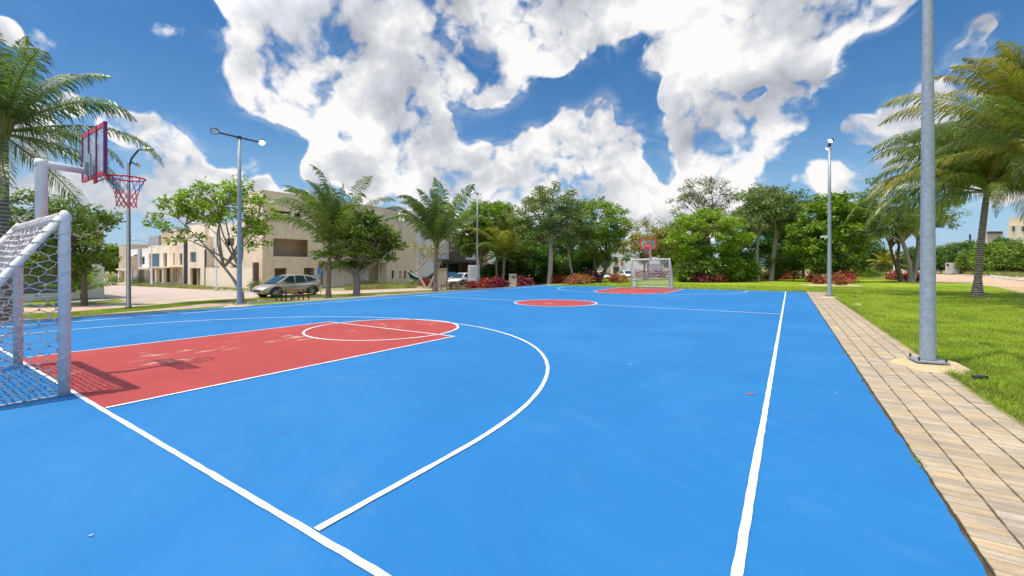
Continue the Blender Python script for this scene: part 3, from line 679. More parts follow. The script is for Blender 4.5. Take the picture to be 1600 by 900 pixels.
# ------------------------------------------------------------------ floodlight poles around the court
def hgt(loc, py): d = depth(loc); return CH+(HZ-py)/F*d-loc.z
def floodlight(loc, H, label, r0=0.11, r1=0.06, glare=(0, 1), camera=False, foot=(0.55, 0.42), side=1, seed=1):
    t = thing('floodlight_pole', label, 'floodlight', loc, 0, 'galvanised floodlight poles around the court')
    r_ = random.Random(seed); m = MB(); n = 14; base = []; top = []
    for i in range(n):
        a = 2*math.pi*i/n; k = r_.uniform(.85, 1.15)
        base.append(m.vert((math.cos(a)*foot[0]*k, math.sin(a)*foot[0]*1.15*k, 0.0))); top.append(m.vert((math.cos(a)*foot[1]*k*.75, math.sin(a)*foot[1]*k*.8, 0.095+r_.uniform(-.01, .01))))
    for i in range(n): m.face((base[i], base[(i+1) % n], top[(i+1) % n], top[i]))
    m.face(top); m.build('footing', 'footing', t, False)
    m = MB(); m.box((0, 0, .118), (r0*3.9, r0*3.9, .022), 0.15)
    m.build('base_plate', 'galvanised', t)
    for i in range(4):
        a = R(45+90*i)+0.15; m = MB(); m.cyl((math.cos(a)*r0*2.25, math.sin(a)*r0*2.25, .12), (math.cos(a)*r0*2.25, math.sin(a)*r0*2.25, .185), .014, 6); m.build('bolt', 'dark_metal', t)
    m = MB(); m.tube([(0, 0, .12), (0, 0, .15), (0, 0, H*.33), (0, 0, H*.66), (0, 0, H)], [r0*1.08, r0, r0+(r1-r0)*.33, r0+(r1-r0)*.66, r1], 24); m.build('pole', 'galvanised', t, True)
    m = MB(); m.tube([(0, -.72, H-.02), (0, .72, H-.02)], .035, 8); m.tube([(0, 0, H-.1), (0, 0, H+.03)], r1*1.2, 10); m.build('crossarm', 'dark_metal', t)
    for q, s in enumerate((-1, 1)):
        nrm = Vector((side*.62, -.25+.1*s, -.74)).normalized()
        c = Vector((0, s*.86, H+.0))
        m = MB(); m.tube([c-nrm*.10, c-nrm*.03, c+nrm*.03], [.06, .14, .145], 20); m.tube([(0, s*.70, H-.02), c-nrm*.06], .025, 6)
        lh = m.build('lamp_head', 'dark_metal', t, False)
        m = MB(); m.tube([c+nrm*.031, c+nrm*.036], .122, 20); m.build('lens', 'lens_glare' if q in glare else 'lamp_lens', lh)
    if camera:
        z = 3.1; m = MB(); m.box((-.22, -.12, z), (.30, .10, .10), .5); m.tube([(0, 0, z-.02), (-.12, -.05, z-.02)], .02, 6); m.build('security_camera', 'sign_white', t)
    return t
g1 = G(374, 479); floodlight(g1, hgt(g1, 214), 'floodlight pole rising in front of the sparse roadside tree left of the beige building', glare=(1,), side=1, seed=2, r0=.092, r1=.06)
g2 = G(746, 450.5); floodlight(g2, hgt(g2, 302), 'distant floodlight pole in front of the dense round tree, beside the white notice board', side=1, seed=3, r0=.10, r1=.07)
floodlight((1.66, 26.6, 0), hgt(Vector((1.66, 26.6, 0)), 226), 'floodlight pole with a small camera at the far end of the paved walk', side=-1, camera=True, seed=4, r0=.092, r1=.06)
floodlight((1.78, 9.0, 0), 9.2, 'nearest floodlight pole, thick galvanised steel bolted on a sandy footing beside the walk', side=-1, seed=5, r0=.098, r1=.042, foot=(0.50, 0.46))

# ------------------------------------------------------------------ street lamps
def streetlamp(loc, H, label, arms, r0=.10, mat='dark_metal', L=1.0, grp='street lamps along the roads'):
    t = thing('street_lamp', label, 'street lamp', loc, 0, grp)
    m = MB(); m.tube([(0, 0, 0), (0, 0, .1), (0, 0, .1), (0, 0, H)], [r0*1.5, r0*1.4, r0, r0*.6], 12); m.build('pole', mat, t, True)
    for v in arms:
        d = (VR*v[0]+VV*v[1]); z2 = v[2]; m = MB()
        e = Vector((d.x, d.y, H+z2)); m.tube([(0, 0, H-.25), (d.x*.25, d.y*.25, H+z2*.35), (d.x*.75, d.y*.75, H+z2*.9), e], .045, 8); a_ = m.build('arm', mat, t, True)
        dn = d.normalized(); m = MB(); m.tube([e-dn*.05, e+dn*.15, e+dn*.5, e+dn*.6], [.04, .11, .10, .03], 8); m.build('lamp_head', 'rim_metal', a_, True)
    return t
def hgt(loc, py): d = depth(loc); return CH+(HZ-py)/F*d-loc.z
g = G(201, 482); streetlamp(g, hgt(g, 255), 'tall dark two-armed street lamp behind the near hoop net', [(.55, .1, .75), (-.45, .9, .2)], r0=.105)
g = G(237, 447.5); streetlamp(g, hgt(g, 382), 'thin distant street lamp standing in front of the cream terraced houses', [(-2.0, .2, .55)], r0=.09, mat='sign_grey')
g = G(338, 454); streetlamp(g, hgt(g, 362), 'thin street lamp by the boundary wall, behind the sparse tree', [(-2.2, .3, .8)], r0=.08, mat='sign_grey')
g = G(1397, 433); streetlamp(g, hgt(g, 352), 'thin pale street lamp between the trees right of the far floodlight', [(-1.2, .3, .5)], r0=.12, mat='galvanised')

# ------------------------------------------------------------------ buildings
def facade(mb, O, U, W, H, N, ops, th=0.22):
    """vertical wall with real openings; O lower corner, U along, N outward"""
    O, U, N = Vector(O), Vector(U), Vector(N); Z = Vector((0, 0, 1))
    us = sorted({0.0, W} | {min(W, max(0, o[k])) for o in ops for k in (0, 2)}); vs = sorted({0.0, H} | {min(H, max(0, o[k])) for o in ops for k in (1, 3)})
    def op(i, j):
        if i < 0 or j < 0 or i >= len(us)-1 or j >= len(vs)-1: return None
        u, v = (us[i]+us[i+1])/2, (vs[j]+vs[j+1])/2
        return any(o[0] < u < o[2] and o[1] < v < o[3] for o in ops)
    P = lambda u, v, k=0: O+U*u+Z*v-N*(th*k)
    for i in range(len(us)-1):
        for j in range(len(vs)-1):
            a, b, c, d = us[i], us[i+1], vs[j], vs[j+1]
            if op(i, j): continue
            mb.quad(P(a, c), P(b, c), P(b, d), P(a, d)); mb.quad(P(a, c, 1), P(a, d, 1), P(b, d, 1), P(b, c, 1))
            if op(i-1, j) is not False: mb.quad(P(a, c), P(a, d), P(a, d, 1), P(a, c, 1))
            if op(i+1, j) is not False: mb.quad(P(b, c), P(b, c, 1), P(b, d, 1), P(b, d))
            if op(i, j-1) is not False: mb.quad(P(a, c), P(a, c, 1), P(b, c, 1), P(b, c))
            if op(i, j+1) is not False: mb.quad(P(a, d), P(b, d), P(b, d, 1), P(a, d, 1))
def block(t, x0, x1, y0, y1, z0, z1, opsF=(), opsR=(), mat='stucco', floors=(), roofdrop=0.5, wall_name='wall', inner=None):
    """a storey block: front wall faces -Y, right wall faces +X; openings in metres from the lower corner"""
    m = MB(); W, D_, H = x1-x0, y1-y0, z1-z0
    facade(m, (x0, y0, z0), (1, 0, 0), W, H, (0, -1, 0), opsF)
    facade(m, (x1, y0+.222, z0), (0, 1, 0), D_-.222, H, (1, 0, 0), [(a-.222, b, c-.222, d) for a, b, c, d in opsR])
    m.bx(x0, x0+.2, y0+.222, y1, z0, z1); m.bx(x0+.202, x1-.222, y1-.2, y1, z0, z1)
    w = buildw(m, wall_name, mat, t)
    m = MB(); m.bx(x0+.203, x1-.223, y0+.223, y1-.203, z1-roofdrop-.2, z1-roofdrop)
    for f in floors: m.bx(x0+.203, x1-.223, y0+.223, y1-.203, z0+f-.2, z0+f)
    # inner partitions so the openings look into rooms
    xi = x1-min(4.2, W*.45); m.bx(xi-.12, xi, y0+.225, y1-.205, z0, z1-roofdrop-.21)
    nyy = max(1, int(D_/4.5))
    for k in range(1, nyy): m.bx(xi+.002, x1-.224, y0+D_*k/nyy-.06, y0+D_*k/nyy+.06, z0, z1-roofdrop-.21)
    buildw(m, 'floor_slab', 'interior', t)
    m = MB(); m.bx(x0-.02, x1+.02, y0-.02, y0+.25, z1, z1+.04); m.bx(x1-.25, x1+.02, y0+.252, y1, z1, z1+.04)
    buildw(m, 'parapet_coping', mat, t); return w
def opF(px0, py0, px1, py1, y0, x0, z0):
    a = onY(px0, py1, y0); b = onY(px1, py0, y0)
    zt = (b[1]+onY(px0, py0, y0)[1])/2; zb = (a[1]+onY(px1, py1, y0)[1])/2
    return (a[0]-x0, zb-z0, b[0]-x0, zt-z0)
def opR(px0, py0, px1, py1, x1, y0, z0):
    a = onX(px0, py1, x1); b = onX(px1, py0, x1)
    zt = (b[1]+onX(px0, py0, x1)[1])/2; zb = (a[1]+onX(px1, py1, x1)[1])/2
    return (a[0]-y0, zb-z0, b[0]-y0, zt-z0)
ZG = -0.55
# big unfinished beige building on the corner
XB = onY(410, 450, 20.0)[0]; YB = 20.0
t = thing('apartment_building', 'large unfinished three storey beige building with empty window openings on the street corner', 'building', (XB-4, 26, ZG))
H3 = onY(410, 297, YB)[1]-ZG
ye1 = onX(622, 400, XB)[0]; ye2 = onX(650, 400, XB)[0]
xl3 = onY(381, 400, YB)[0]; xl2 = onY(321, 400, YB)[0]
ops = [opR(426, 329.5, 455, 342.5, XB, YB, ZG), opR(427, 373.6, 482, 401, XB, YB, ZG), opR(429, 419, 448, 436.5, XB, YB, ZG), opR(475, 418.6, 491.6, 445, XB, YB, ZG),
       opR(572, 379, 602, 396, XB, YB, ZG), opR(612, 423, 616, 435, XB, YB, ZG), opR(460, 333, 470, 343, XB, YB, ZG)]
gx0 = onX(497, 400, XB)[0]-YB; gx1 = onX(604, 400, XB)[0]-YB; gz1 = onX(550, 409, XB)[1]-ZG
ops.append((gx0, -0.01, gx1, gz1))                     # recessed ground floor
opl = [opF(388, 377, 397, 382, YB, xl3, ZG)]
block(t, xl3, XB, YB, ye1, ZG, ZG+H3, [(max(.3, a), b, c, d) for a, b, c, d in opl], ops, 'stucco', floors=(3.0, 6.0))
# recessed wall of the ground floor
m = MB(); xr = XB-1.1
rops = [opR(499, 414, 505, 446, xr, YB+gx0, ZG), opR(513, 414, 521, 420.5, xr, YB+gx0, ZG), opR(576, 412, 592, 446, xr, YB+gx0, ZG)]
facade(m, (xr, YB+gx0, ZG), (0, 1, 0), gx1-gx0, gz1, (1, 0, 0), rops)
buildw(m, 'recessed_wall', 'stucco_light', t)
m = MB(); m.bx(XB-1.05, XB-.23, YB+gx0-.2, YB+gx0-.002, ZG, ZG+gz1); buildw(m, 'recess_side', 'stucco_light', t)
m = MB(); m.bx(XB-1.05, XB-.23, YB+gx1+.002, YB+gx1+.2, ZG, ZG+gz1); buildw(m, 'recess_side', 'stucco_light', t)
m = MB(); m.bx(XB-1.08, XB-.23, YB+gx0, YB+gx1, ZG+gz1+.002, ZG+gz1+.1); buildw(m, 'recess_ceiling', 'stucco_light', t)
H2e = onX(636, 346, XB)[1]-ZG
block(t, XB-8, XB, ye1+.01, ye2, ZG, ZG+H2e, [], [opR(a, 423, b, 435.5, XB, ye1+.01, ZG) for a, b in ((623, 626.5), (631.5, 635), (640, 644))], 'stucco', floors=(3.0,), wall_name='side_wall')
H2 = onY(350, 348, YB)[1]-ZG
block(t, xl2, xl3-.01, YB+.3, YB+14, ZG, ZG+H2, [opF(325, 388, 336, 402, YB+.3, xl2, ZG), opF(352, 372, 366, 384, YB+.3, xl2, ZG), opF(322, 416, 342, 420, YB+.3, xl2, ZG), opF(360, 416, 372, 420, YB+.3, xl2, ZG)], [], 'stucco_light', floors=(3.0,), wall_name='rear_wall')
m = MB(); xa = onY(300, 400, YB)[0]
for k in range(9): m.cyl((xl2+.3+k*.5, YB+.4, ZG+H2+.04), (xl2+.3+k*.5, YB+.4, ZG+H2+.9), .02, 5)
m.bx(xl2+.2, xl2+4.5, YB+.38, YB+.42, ZG+H2+.88, ZG+H2+.93); buildw(m, 'roof_railing', 'dark_metal', t)
m = MB(); m.bx(xl2+.2, xl2+4, YB+6, YB+10, ZG+H2-.4, ZG+H2+1.5); buildw(m, 'stair_tower', 'stucco_light', t)
m = MB(); q = onX(561, 300, XB)[0]
# boundary wall in front of the rear yard, with a dark end pier
x0 = onY(321, 430, 19.0)[0]; x1 = onY(396, 430, 19.0)[0]
t = thing('boundary_wall', 'plain beige yard wall with panel joints beside the unfinished building', 'wall', ((x0+x1)/2, 19.1, ZG))
m = MB(); xx = x0; n = 3
for k in range(n): m.bx(x0+(x1-x0)*k/n+.02, x0+(x1-x0)*(k+1)/n-.02, 19.0, 19.18, ZG, 1.55)
buildw(m, 'wall_panel', 'stucco_light', t)
m = MB(); m.bx(x1+.05, x1+.35, 18.9, 19.3, ZG, 2.0); buildw(m, 'end_pier', 'brown_clad', t)

# terraced houses along the side street
def window(t, px0, py0, px1, py1, y0, mat='window_glass', name='window'):
    a = onY(px0, py1, y0); b = onY(px1, py0, y0); m = MB(); m.bx(a[0], b[0], y0+.14, y0+.17, a[1], b[1])
    w_ = buildw(m, name, mat, t)
def rowhouse(label, px0, px1, pytop, y0, mat, wins, extras, dep=11):
    xa, _ = onY(px0, 430, y0); xb, _ = onY(px1, 430, y0); zt = onY((px0+px1)/2, pytop, y0)[1]
    t = thing('terraced_house', label, 'house', ((xa+xb)/2, y0+dep/2, ZG), 0, 'two storey terraced houses on the side street')
    ops = [opF(*w_, y0, xa, ZG) for w_ in wins]
    block(t, xa, xb, y0, y0+dep, ZG, zt, ops, [], mat, floors=(3.0,))
    for w_ in wins:
        if w_[3] < 420: window(t, w_[0], w_[1], w_[2], w_[3], y0)
    for e in extras:
        nm, p0, q0, p1, q1, yo, d_, mt = e
        a = onY(p0, q1, y0-yo); b = onY(p1, q0, y0-yo); m = MB(); m.bx(a[0], b[0], y0-yo, y0-yo+d_, max(ZG, a[1]-(1.2 if yo < -1 else 0)), b[1]); buildw(m, nm, mt, t)
    return t
YR = 19.6
rowhouse('end terraced house with tall tan flank wall and projecting tan bay', 186, 204, 383, YR, 'stucco_tan', [(190.5, 424, 194, 440)],
         [('bay', 185.5, 400, 197, 420.5, 1.2, 1.19, 'stucco_tan'), ('canopy', 181, 420, 197, 422, 2.2, 2.19, 'stucco_light'), ('column', 184.5, 422, 186, 442, 2.1, .3, 'stucco_light'), ('roof_block', 189, 382.2, 222, 391, -2.0, 6, 'stucco_tan')])
rowhouse('white terraced house with a dark vertical strip beside its upper windows', 204.3, 231, 389, YR, 'stucco_white', [(205, 404, 208.5, 414.5), (206, 421, 208.5, 436), (221, 401, 226, 413), (216.5, 423, 219, 440), (222, 421, 225, 440)],
         [('cladding', 209, 398, 212, 419, .15, .148, 'charcoal'), ('canopy', 216, 418, 231, 420, 1.2, 1.19, 'stucco_light'), ('pilaster', 214.8, 389, 218.5, 441, .2, .198, 'grey_wall')])
rowhouse('cream terraced house with a recessed balcony and a glazed roof room', 231.3, 266, 383.5, YR, 'stucco_light', [(233, 396, 261, 417), (231.8, 423, 234.5, 438), (237, 420.5, 241.5, 441), (247, 421, 252.5, 441), (256, 418, 265.5, 441)],
         [('column', 249, 393, 255, 417.5, .05, .5, 'stucco_light'), ('balcony_slab', 232, 416.5, 265, 418.5, 1.2, 1.5, 'stucco'), ('column', 242.5, 418.5, 244, 441, 1.1, .3, 'stucco'), ('column', 253.5, 418.5, 255, 441, 1.1, .3, 'stucco_light'),
          ('roof_room', 234, 369.5, 243, 385, -2.5, 3, 'window_glass'), ('roof_slab', 232.5, 368, 248, 370.5, -1.5, 5, 'grey_wall'), ('roof_wall', 243, 371, 248.5, 384.5, -2.4, 3, 'stucco_white')])
rowhouse('tall cream terraced house with slim windows and a high tan party wall', 266.3, 286.5, 377, YR, 'stucco', [(270.5, 395, 273, 414), (280.5, 396, 285, 414), (271, 419, 273, 440), (274.5, 419, 276.5, 440), (278.5, 421, 280, 434), (282, 421, 283, 439)],
         [('party_wall', 252, 358.5, 268.5, 381, -1.5, 7, 'stucco_tan'), ('parapet', 266.3, 357, 276, 376.5, .02, .3, 'stucco_light'), ('roof_room', 277, 365, 292, 380, -2, 5, 'stucco')])
rowhouse('grey terraced house with dark downpipes and a deep garage opening', 287, 320.5, 371, YR, 'stucco_light', [(297, 394, 306.5, 409.5), (297, 419, 313, 446)],
         [('downpipe', 287.2, 375, 288.2, 444, .15, .13, 'dark_metal'), ('downpipe', 289.4, 375, 290.4, 444, .15, .13, 'dark_metal'), ('downpipe', 319.3, 390, 320.3, 447, .15, .13, 'dark_metal'), ('roof_room', 296, 350, 320, 372, -3, 5, 'stucco_light')])
# white house on the near left: frame of white walls round a dark recess
t = thing('white_house', 'white box-shaped house with a dark recessed entrance behind the near goal', 'house', (-44, 5, ZG))
xh = -38.6; m = MB(); y1h = onX(163, 430, xh)[0]; y0h = y1h-17; zt = onX(163, 342, xh)[1]
o1 = (0.8, .5, 16.0-.3, zt-ZG-1.2)
facade(m, (xh, y0h, ZG), (0, 1, 0), 17, zt-ZG, (1, 0, 0), [o1], .3); m.bx(xh-11, xh-.302, y0h, y1h, zt-.8, zt-.5); m.bx(xh-11, xh-.302, y1h-.3, y1h, ZG, zt); m.bx(xh-11, xh-.302, y0h, y0h+.3, ZG, zt)
buildw(m, 'wall', 'stucco_white', t)
m = MB(); facade(m, (xh-2.2, y0h+.31, ZG), (0, 1, 0), 16.3, zt-ZG-.9, (1, 0, 0), [(3, .1, 5.5, 2.6), (7, .1, 9.4, 2.7), (11, 3.2, 14, 5.0), (4, 3.2, 8, 5)], .2); m.bx(xh-2.2, xh-.31, y0h+.31, y1h-.31, 2.4, 2.6); m.bx(xh-9, xh-8.8, y0h+.31, y1h-.31, ZG, zt-.9)
buildw(m, 'entrance_wall', 'grey_wall', t)
m = MB(); m.bx(xh-2.32, xh-2.28, y0h+3.3, y0h+5.8, ZG+.1, ZG+2.6); m.bx(xh-2.32, xh-2.28, y0h+7.3, y0h+9.7, ZG+.1, ZG+2.7); buildw(m, 'door', 'charcoal', t)
for i, (px, py, s, lb) in enumerate([(118, 474.5, 1.3, 'nearest'), (150, 471, 1.2, 'middle'), (128, 467.5, 1.4, 'farthest')]):
    c = G(px, py); m = MB(); m.tube([(0, 0, .02), (0, 0, .09)], s*.8, 22)
    o = m.build('stepping_slab', 'concrete'); o.location = c; o.scale = (1, .8, 1); tag(o, lb+' round concrete slab on the lawn of the white house', 'paving slab', 'round slabs before the white house')

# modern white and charcoal house beyond the palms
XM = -43.0
t = thing('modern_house', 'modern house of white and charcoal boxes with carport, beyond the middle palms', 'house', (XM-4, 47, ZG))
def boxR(name, p0, q0, p1, q1, xo, d_, mat):
    a = onX(p0, q1, XM); b = onX(p1, q0, XM); m = MB(); m.bx(XM+xo-d_, XM+xo, a[0], b[0], max(ZG, a[1]), b[1]); return buildw(m, name, mat, t)
boxR('wall', 645, 395, 716, 440, -2.5, 6, 'stucco_white'); boxR('upper_box', 655, 370, 700, 407, .3, 5, 'stucco_white')
boxR('cladding_box', 699, 366, 721, 406, .8, 6, 'brown_clad'); boxR('dark_tower', 697, 350, 716, 384, -.5, 4, 'charcoal')
boxR('upper_wall', 721.5, 384, 740, 406, .4, 5, 'stucco_white'); boxR('canopy', 655, 406.5, 745, 409, 1.6, 6, 'charcoal')
boxR('window', 656, 383, 672, 397, .33, .1, 'window_glass'); boxR('window', 725, 387, 735, 402, .43, .1, 'window_glass'); boxR('window', 658, 417, 680, 421, -2.46, .1, 'window_glass')
boxR('stone_wall', 655, 409.5, 690, 415, .2, 2, 'limestone'); boxR('garage_opening', 702, 411, 716, 439, -2.45, .1, 'charcoal'); boxR('glass_door', 720, 412, 735, 438, -2.4, .2, 'window_glass'); boxR('rear_wall', 716.5, 409, 745, 439, -2.5, 5, 'grey_wall')
boxR('side_wall', 741, 384, 757, 438, .6, 5, 'brick_clad'); boxR('side_wall', 758, 384, 772, 438, 0, 5, 'stucco_white')
# white building rising behind the beige one
t = thing('white_building', 'plain white building top showing behind the right end of the beige building', 'building', (XB-9, ye2+2, ZG))
m = MB(); m.bx(XB-10, XB-1, ye2+.5, ye2+5, ZG, onX(640, 322, XB)[1]); buildw(m, 'wall', 'stucco_white', t)
m = MB(); m.bx(XB-2.5, XB-1.5, ye2+1, ye2+2, onX(640, 322, XB)[1], onX(640, 322, XB)[1]+.6); buildw(m, 'rooftop_unit', 'grey_wall', t)

# white houses glimpsed past the far side of the park
def farbox(t, name, p0, q0, p1, q1, d, dep, mat):
    a = at(p0, q1, d); b = at(p1, q0, d); z0, z1 = (a.z, b.z); m = MB()
    rd = raydir(p0, HZ); n = Vector((rd.x, rd.y, 0)).normalized()*dep; q = [Vector((a.x, a.y, z0)), Vector((b.x, b.y, z0)), Vector((b.x, b.y, z0))+n, Vector((a.x, a.y, z0))+n]
    i = len(m.v)
    for zz in (z0, z1):
        for v in q: m.vert((v.x, v.y, zz))
    for f in ((0, 3, 2, 1), (4, 5, 6, 7), (0, 1, 5, 4), (1, 2, 6, 5), (2, 3, 7, 6), (3, 0, 4, 7)): m.face(f)
    return buildw(m, name, mat, t)
c = GD(930, 78); t = thing('white_villa', 'white villa with a flat canopy seen between the trees left of the far goal', 'house', c)
farbox(t, 'wall', 918, 372, 958, 437, 80, 8, 'stucco_white'); farbox(t, 'canopy', 908, 411, 950, 415, 76, 3, 'stucco_white'); farbox(t, 'pillar', 934, 411.5, 937, 437, 76.5, .5, 'stucco_white'); farbox(t, 'stone_pier', 944, 411, 954, 437, 75, 2, 'limestone')
farbox(t, 'window', 938, 393, 944, 408, 79.8, .15, 'window_glass'); farbox(t, 'window', 920, 416, 932, 434, 79.8, .15, 'window_glass')
c = GD(975, 84); t = thing('white_villa', 'white villa with terracotta panels and green door directly left of the far goal', 'house', c)
farbox(t, 'wall', 955, 383, 1052, 436, 84, 8, 'stucco_white'); farbox(t, 'panel', 961, 402, 965, 414, 83.8, .15, 'brick_clad'); farbox(t, 'panel', 970, 405, 974, 415, 83.8, .15, 'brick_clad')
farbox(t, 'garage_opening', 956, 417, 967, 434, 83.8, .15, 'brown_clad'); farbox(t, 'green_door', 968.5, 422, 975, 430, 83.8, .15, 'green_panel'); farbox(t, 'upper_wall', 990, 366, 1035, 383, 85, 6, 'stucco_light')
farbox(t, 'window', 1000, 395, 1010, 405, 83.8, .15, 'window_glass'); farbox(t, 'garage_opening', 1012, 412, 1035, 434, 83.8, .15, 'grey_wall')
c = GD(1590, 130); t = thing('beige_building', 'beige building rising above the hedge at the right edge', 'building', c)
farbox(t, 'wall', 1574, 351, 1640, 400, 130, 10, 'stucco_light'); farbox(t, 'upper_wall', 1577, 340, 1640, 351, 131, 8, 'stucco'); farbox(t, 'window', 1582, 353.5, 1586, 361, 129.8, .2, 'window_glass'); farbox(t, 'window', 1597, 354, 1603, 361, 129.8, .2, 'window_glass')
c = GD(1540, 140); t = thing('white_building', 'pale low building with dark flat roof slab above the hedge, behind the right palm trunk', 'building', c)
farbox(t, 'wall', 1528, 364, 1568, 405, 140, 10, 'stucco_white'); farbox(t, 'roof_slab', 1542, 361.5, 1567, 364, 138, 12, 'charcoal'); farbox(t, 'chimney', 1514, 366, 1517.5, 385, 139, 1, 'charcoal'); farbox(t, 'lower_wall', 1500, 376, 1528, 400, 141, 8, 'stucco_white')
c = GD(1490, 92); t = thing('white_hut', 'small white block hut with dark window beside the right road', 'hut', c)
farbox(t, 'wall', 1477, 410.5, 1500, 426.5, 92, 6, 'stucco_white'); farbox(t, 'side_wall', 1500.2, 409, 1511, 426, 93, 6, 'stucco_light'); farbox(t, 'window', 1479, 412.5, 1483, 416, 91.8, .15, 'charcoal')
c = GD(1405, 120); t = thing('white_building', 'white building glimpsed between the trunks left of the thick pole', 'building', c)
farbox(t, 'wall', 1385, 400, 1440, 424, 120, 8, 'stucco_white'); farbox(t, 'window', 1394, 405, 1399, 411, 119.8, .15, 'charcoal')
c = GD(1460, 150); t = thing('low_wall', 'low white garden wall left of the white hut', 'wall', c); farbox(t, 'wall', 1458, 416, 1477, 423.5, 120, .4, 'stucco_white')

# ------------------------------------------------------------------ cars
def car(loc, heading, L, Wd, Ht, paint, label, suv=True, group=None):
    t = thing('parked_car', label, 'car', loc, heading, group); k = L/4.4; hk = Ht/1.62
    st = [(-2.2, .42, .80, .70), (-2.14, .34, .99, .80), (-1.9, .30, 1.04, .87), (-1.3, .28, 1.03, .90), (-.5, .26, 1.0, .905), (.4, .26, .985, .905), (1.05, .27, .97, .895), (1.55, .28, .90, .88), (1.95, .30, .80, .82), (2.13, .34, .70, .72), (2.2, .40, .58, .60)]
    m = MB(); rings = []
    for x, zl, zt, hw in st:
        x *= k; zl *= hk; zt *= hk; hw *= Wd/1.82; i0 = len(m.v)
        prof = [(-hw*.86, zl), (-hw*.98, zl+(zt-zl)*.22), (-hw, zl+(zt-zl)*.6), (-hw*.95, zt-.07), (-hw*.80, zt), (hw*.80, zt), (hw*.95, zt-.07), (hw, zl+(zt-zl)*.6), (hw*.98, zl+(zt-zl)*.22), (hw*.86, zl)]
        for yv, z in prof: m.vert((x, yv, z))
        rings.append(i0)
    n = 10
    for a, b in zip(rings, rings[1:]):
        for j in range(n): m.face((a+j, a+(j+1) % n, b+(j+1) % n, b+j))
    m.face([rings[0]+j for j in range(n)]); m.face([rings[-1]+j for j in range(n)][::-1])
    body = m.build('body', paint, t, True)
    cab = [(-2.10, 1.00, .74, 1.03), (-1.98, 1.0, .74, 1.20), (-1.72, 1.0, .66, 1.44), (-1.2, 1.0, .63, 1.555), (-.5, 1.0, .63, 1.61), (.0, 1.0, .63, 1.60), (.42, .98, .66, 1.50), (.9, .96, .72, 1.22), (1.30, .93, .78, .97)]
    m = MB(); rings = []
    for x, zb, hw, zt in cab:
        x *= k; zb *= hk; zt *= hk; hwb = .80*Wd/1.82; f = (zt-zb)/(.62*hk); hwt = hwb-(.17*f); i0 = len(m.v)
        for yv, z in ((-hwb, zb), (-hwt, zt-.05*f), (-hwt+.08, zt), (hwt-.08, zt), (hwt, zt-.05*f), (hwb, zb)): m.vert((x, yv, z))
        rings.append(i0)
    for a, b in zip(rings, rings[1:]):
        for j in range(5): m.face((a+j, b+j, b+j+1, a+j+1))
    m.build('roof', paint, t, True)
    def side(s, pts, off=.012):
        P = []
        for x, z in pts:
            zz = z*hk; f = (zz-1.0*hk)/(.62*hk); P.append((x*k, s*(.80*Wd/1.82-.17*f+off), zz))
        return P
    for s in (-1, 1):
        for pts in ([(.98, 1.07), (.34, 1.49), (-.02, 1.53), (-.02, 1.06)], [(-.10, 1.06), (-.10, 1.53), (-.75, 1.52), (-.92, 1.06)], [(-1.0, 1.07), (-.84, 1.50), (-1.25, 1.44), (-1.66, 1.26), (-1.74, 1.17)]):
            m = MB(); P = side(s, pts); idx = [m.vert(p) for p in P]; m.face(idx if s < 0 else idx[::-1]); m.build('side_window', 'car_glass', t)
    m = MB(); hb, ht = .70*Wd/1.82, .56*Wd/1.82
    m.quad((1.30*k, -hb, 1.00*hk), (1.30*k, hb, 1.00*hk), (.50*k, ht, 1.52*hk), (.50*k, -ht, 1.52*hk)); m.build('windscreen', 'car_glass', t)
    m = MB(); m.quad((-2.085*k, hb, 1.12*hk), (-2.085*k, -hb, 1.12*hk), (-1.76*k, -ht, 1.45*hk), (-1.76*k, ht, 1.45*hk)); m.build('rear_window', 'car_glass', t)
    for x in (-1.33, 1.33):
        for s in (-1, 1):
            wr = .365*hk; yw = s*(Wd/2-.10)
            m = MB(); m.tube([(x*k, yw-s*.12, wr), (x*k, yw-s*.10, wr), (x*k, yw+s*.07, wr), (x*k, yw+s*.09, wr)], [wr*.8, wr, wr, wr*.88], 22); wh = m.build('wheel', 'tyre', t)
            m = MB()
            for q in range(5):
                a = 2*math.pi*q/5; d_ = Vector((math.cos(a), 0, math.sin(a))); m.tube([Vector((x*k, yw+s*.105, wr)), Vector((x*k, yw+s*.10, wr))+d_*wr*.62], [.05, .035], 4)
            m.tube([(x*k+wr*.64*math.cos(b), yw+s*.098, wr+wr*.64*math.sin(b)) for b in [2*math.pi*i/20 for i in range(21)]], .018, 4, cap=False)
            m.build('rim', 'rim_metal', wh)
            m = MB(); m.tube([(x*k+(wr+.06)*math.cos(b), s*(Wd/2-.012), wr+(wr+.055)*math.sin(b)) for b in [R(-8)+R(196)*i/14 for i in range(15)]], .045, 5); m.build('wheel_arch', 'black_plastic', t)
    for s in (-1, 1):
        m = MB(); m.tube([(2.06*k, s*.52, .70*hk), (1.93*k, s*.76, .74*hk)], [.05, .04], 6); m.build('headlight', 'lamp_lens', t)
        m = MB(); m.box((-2.12*k, s*.68, .92*hk), (.12, .26, .10)); m.build('tail_light', 'red_lens', t)
        m = MB(); m.box((.82*k, s*(Wd/2+.06), 1.06*hk), (.14, .20, .12)); m.build('mirror', paint, t)
        for xx in (.05, -.85): m = MB(); m.box((xx*k-.1, s*(Wd/2+.001), .86*hk), (.16, .03, .03)); m.build('door_handle', 'rim_metal', t)
    m = MB(); m.box((2.165*k, 0, .50*hk), (.08, .8, .14)); m.build('grille', 'black_plastic', t)
    m = MB(); m.box((0, 0, .30*hk), (3.6*k, Wd*.92, .12)); m.build('sill', 'black_plastic', t)
    return t
c = G(450, 463.5); car(c, R(-90)+R(2), 4.4, 1.84, 1.62, 'silver_paint', 'silver crossover car parked on the street before the beige building')
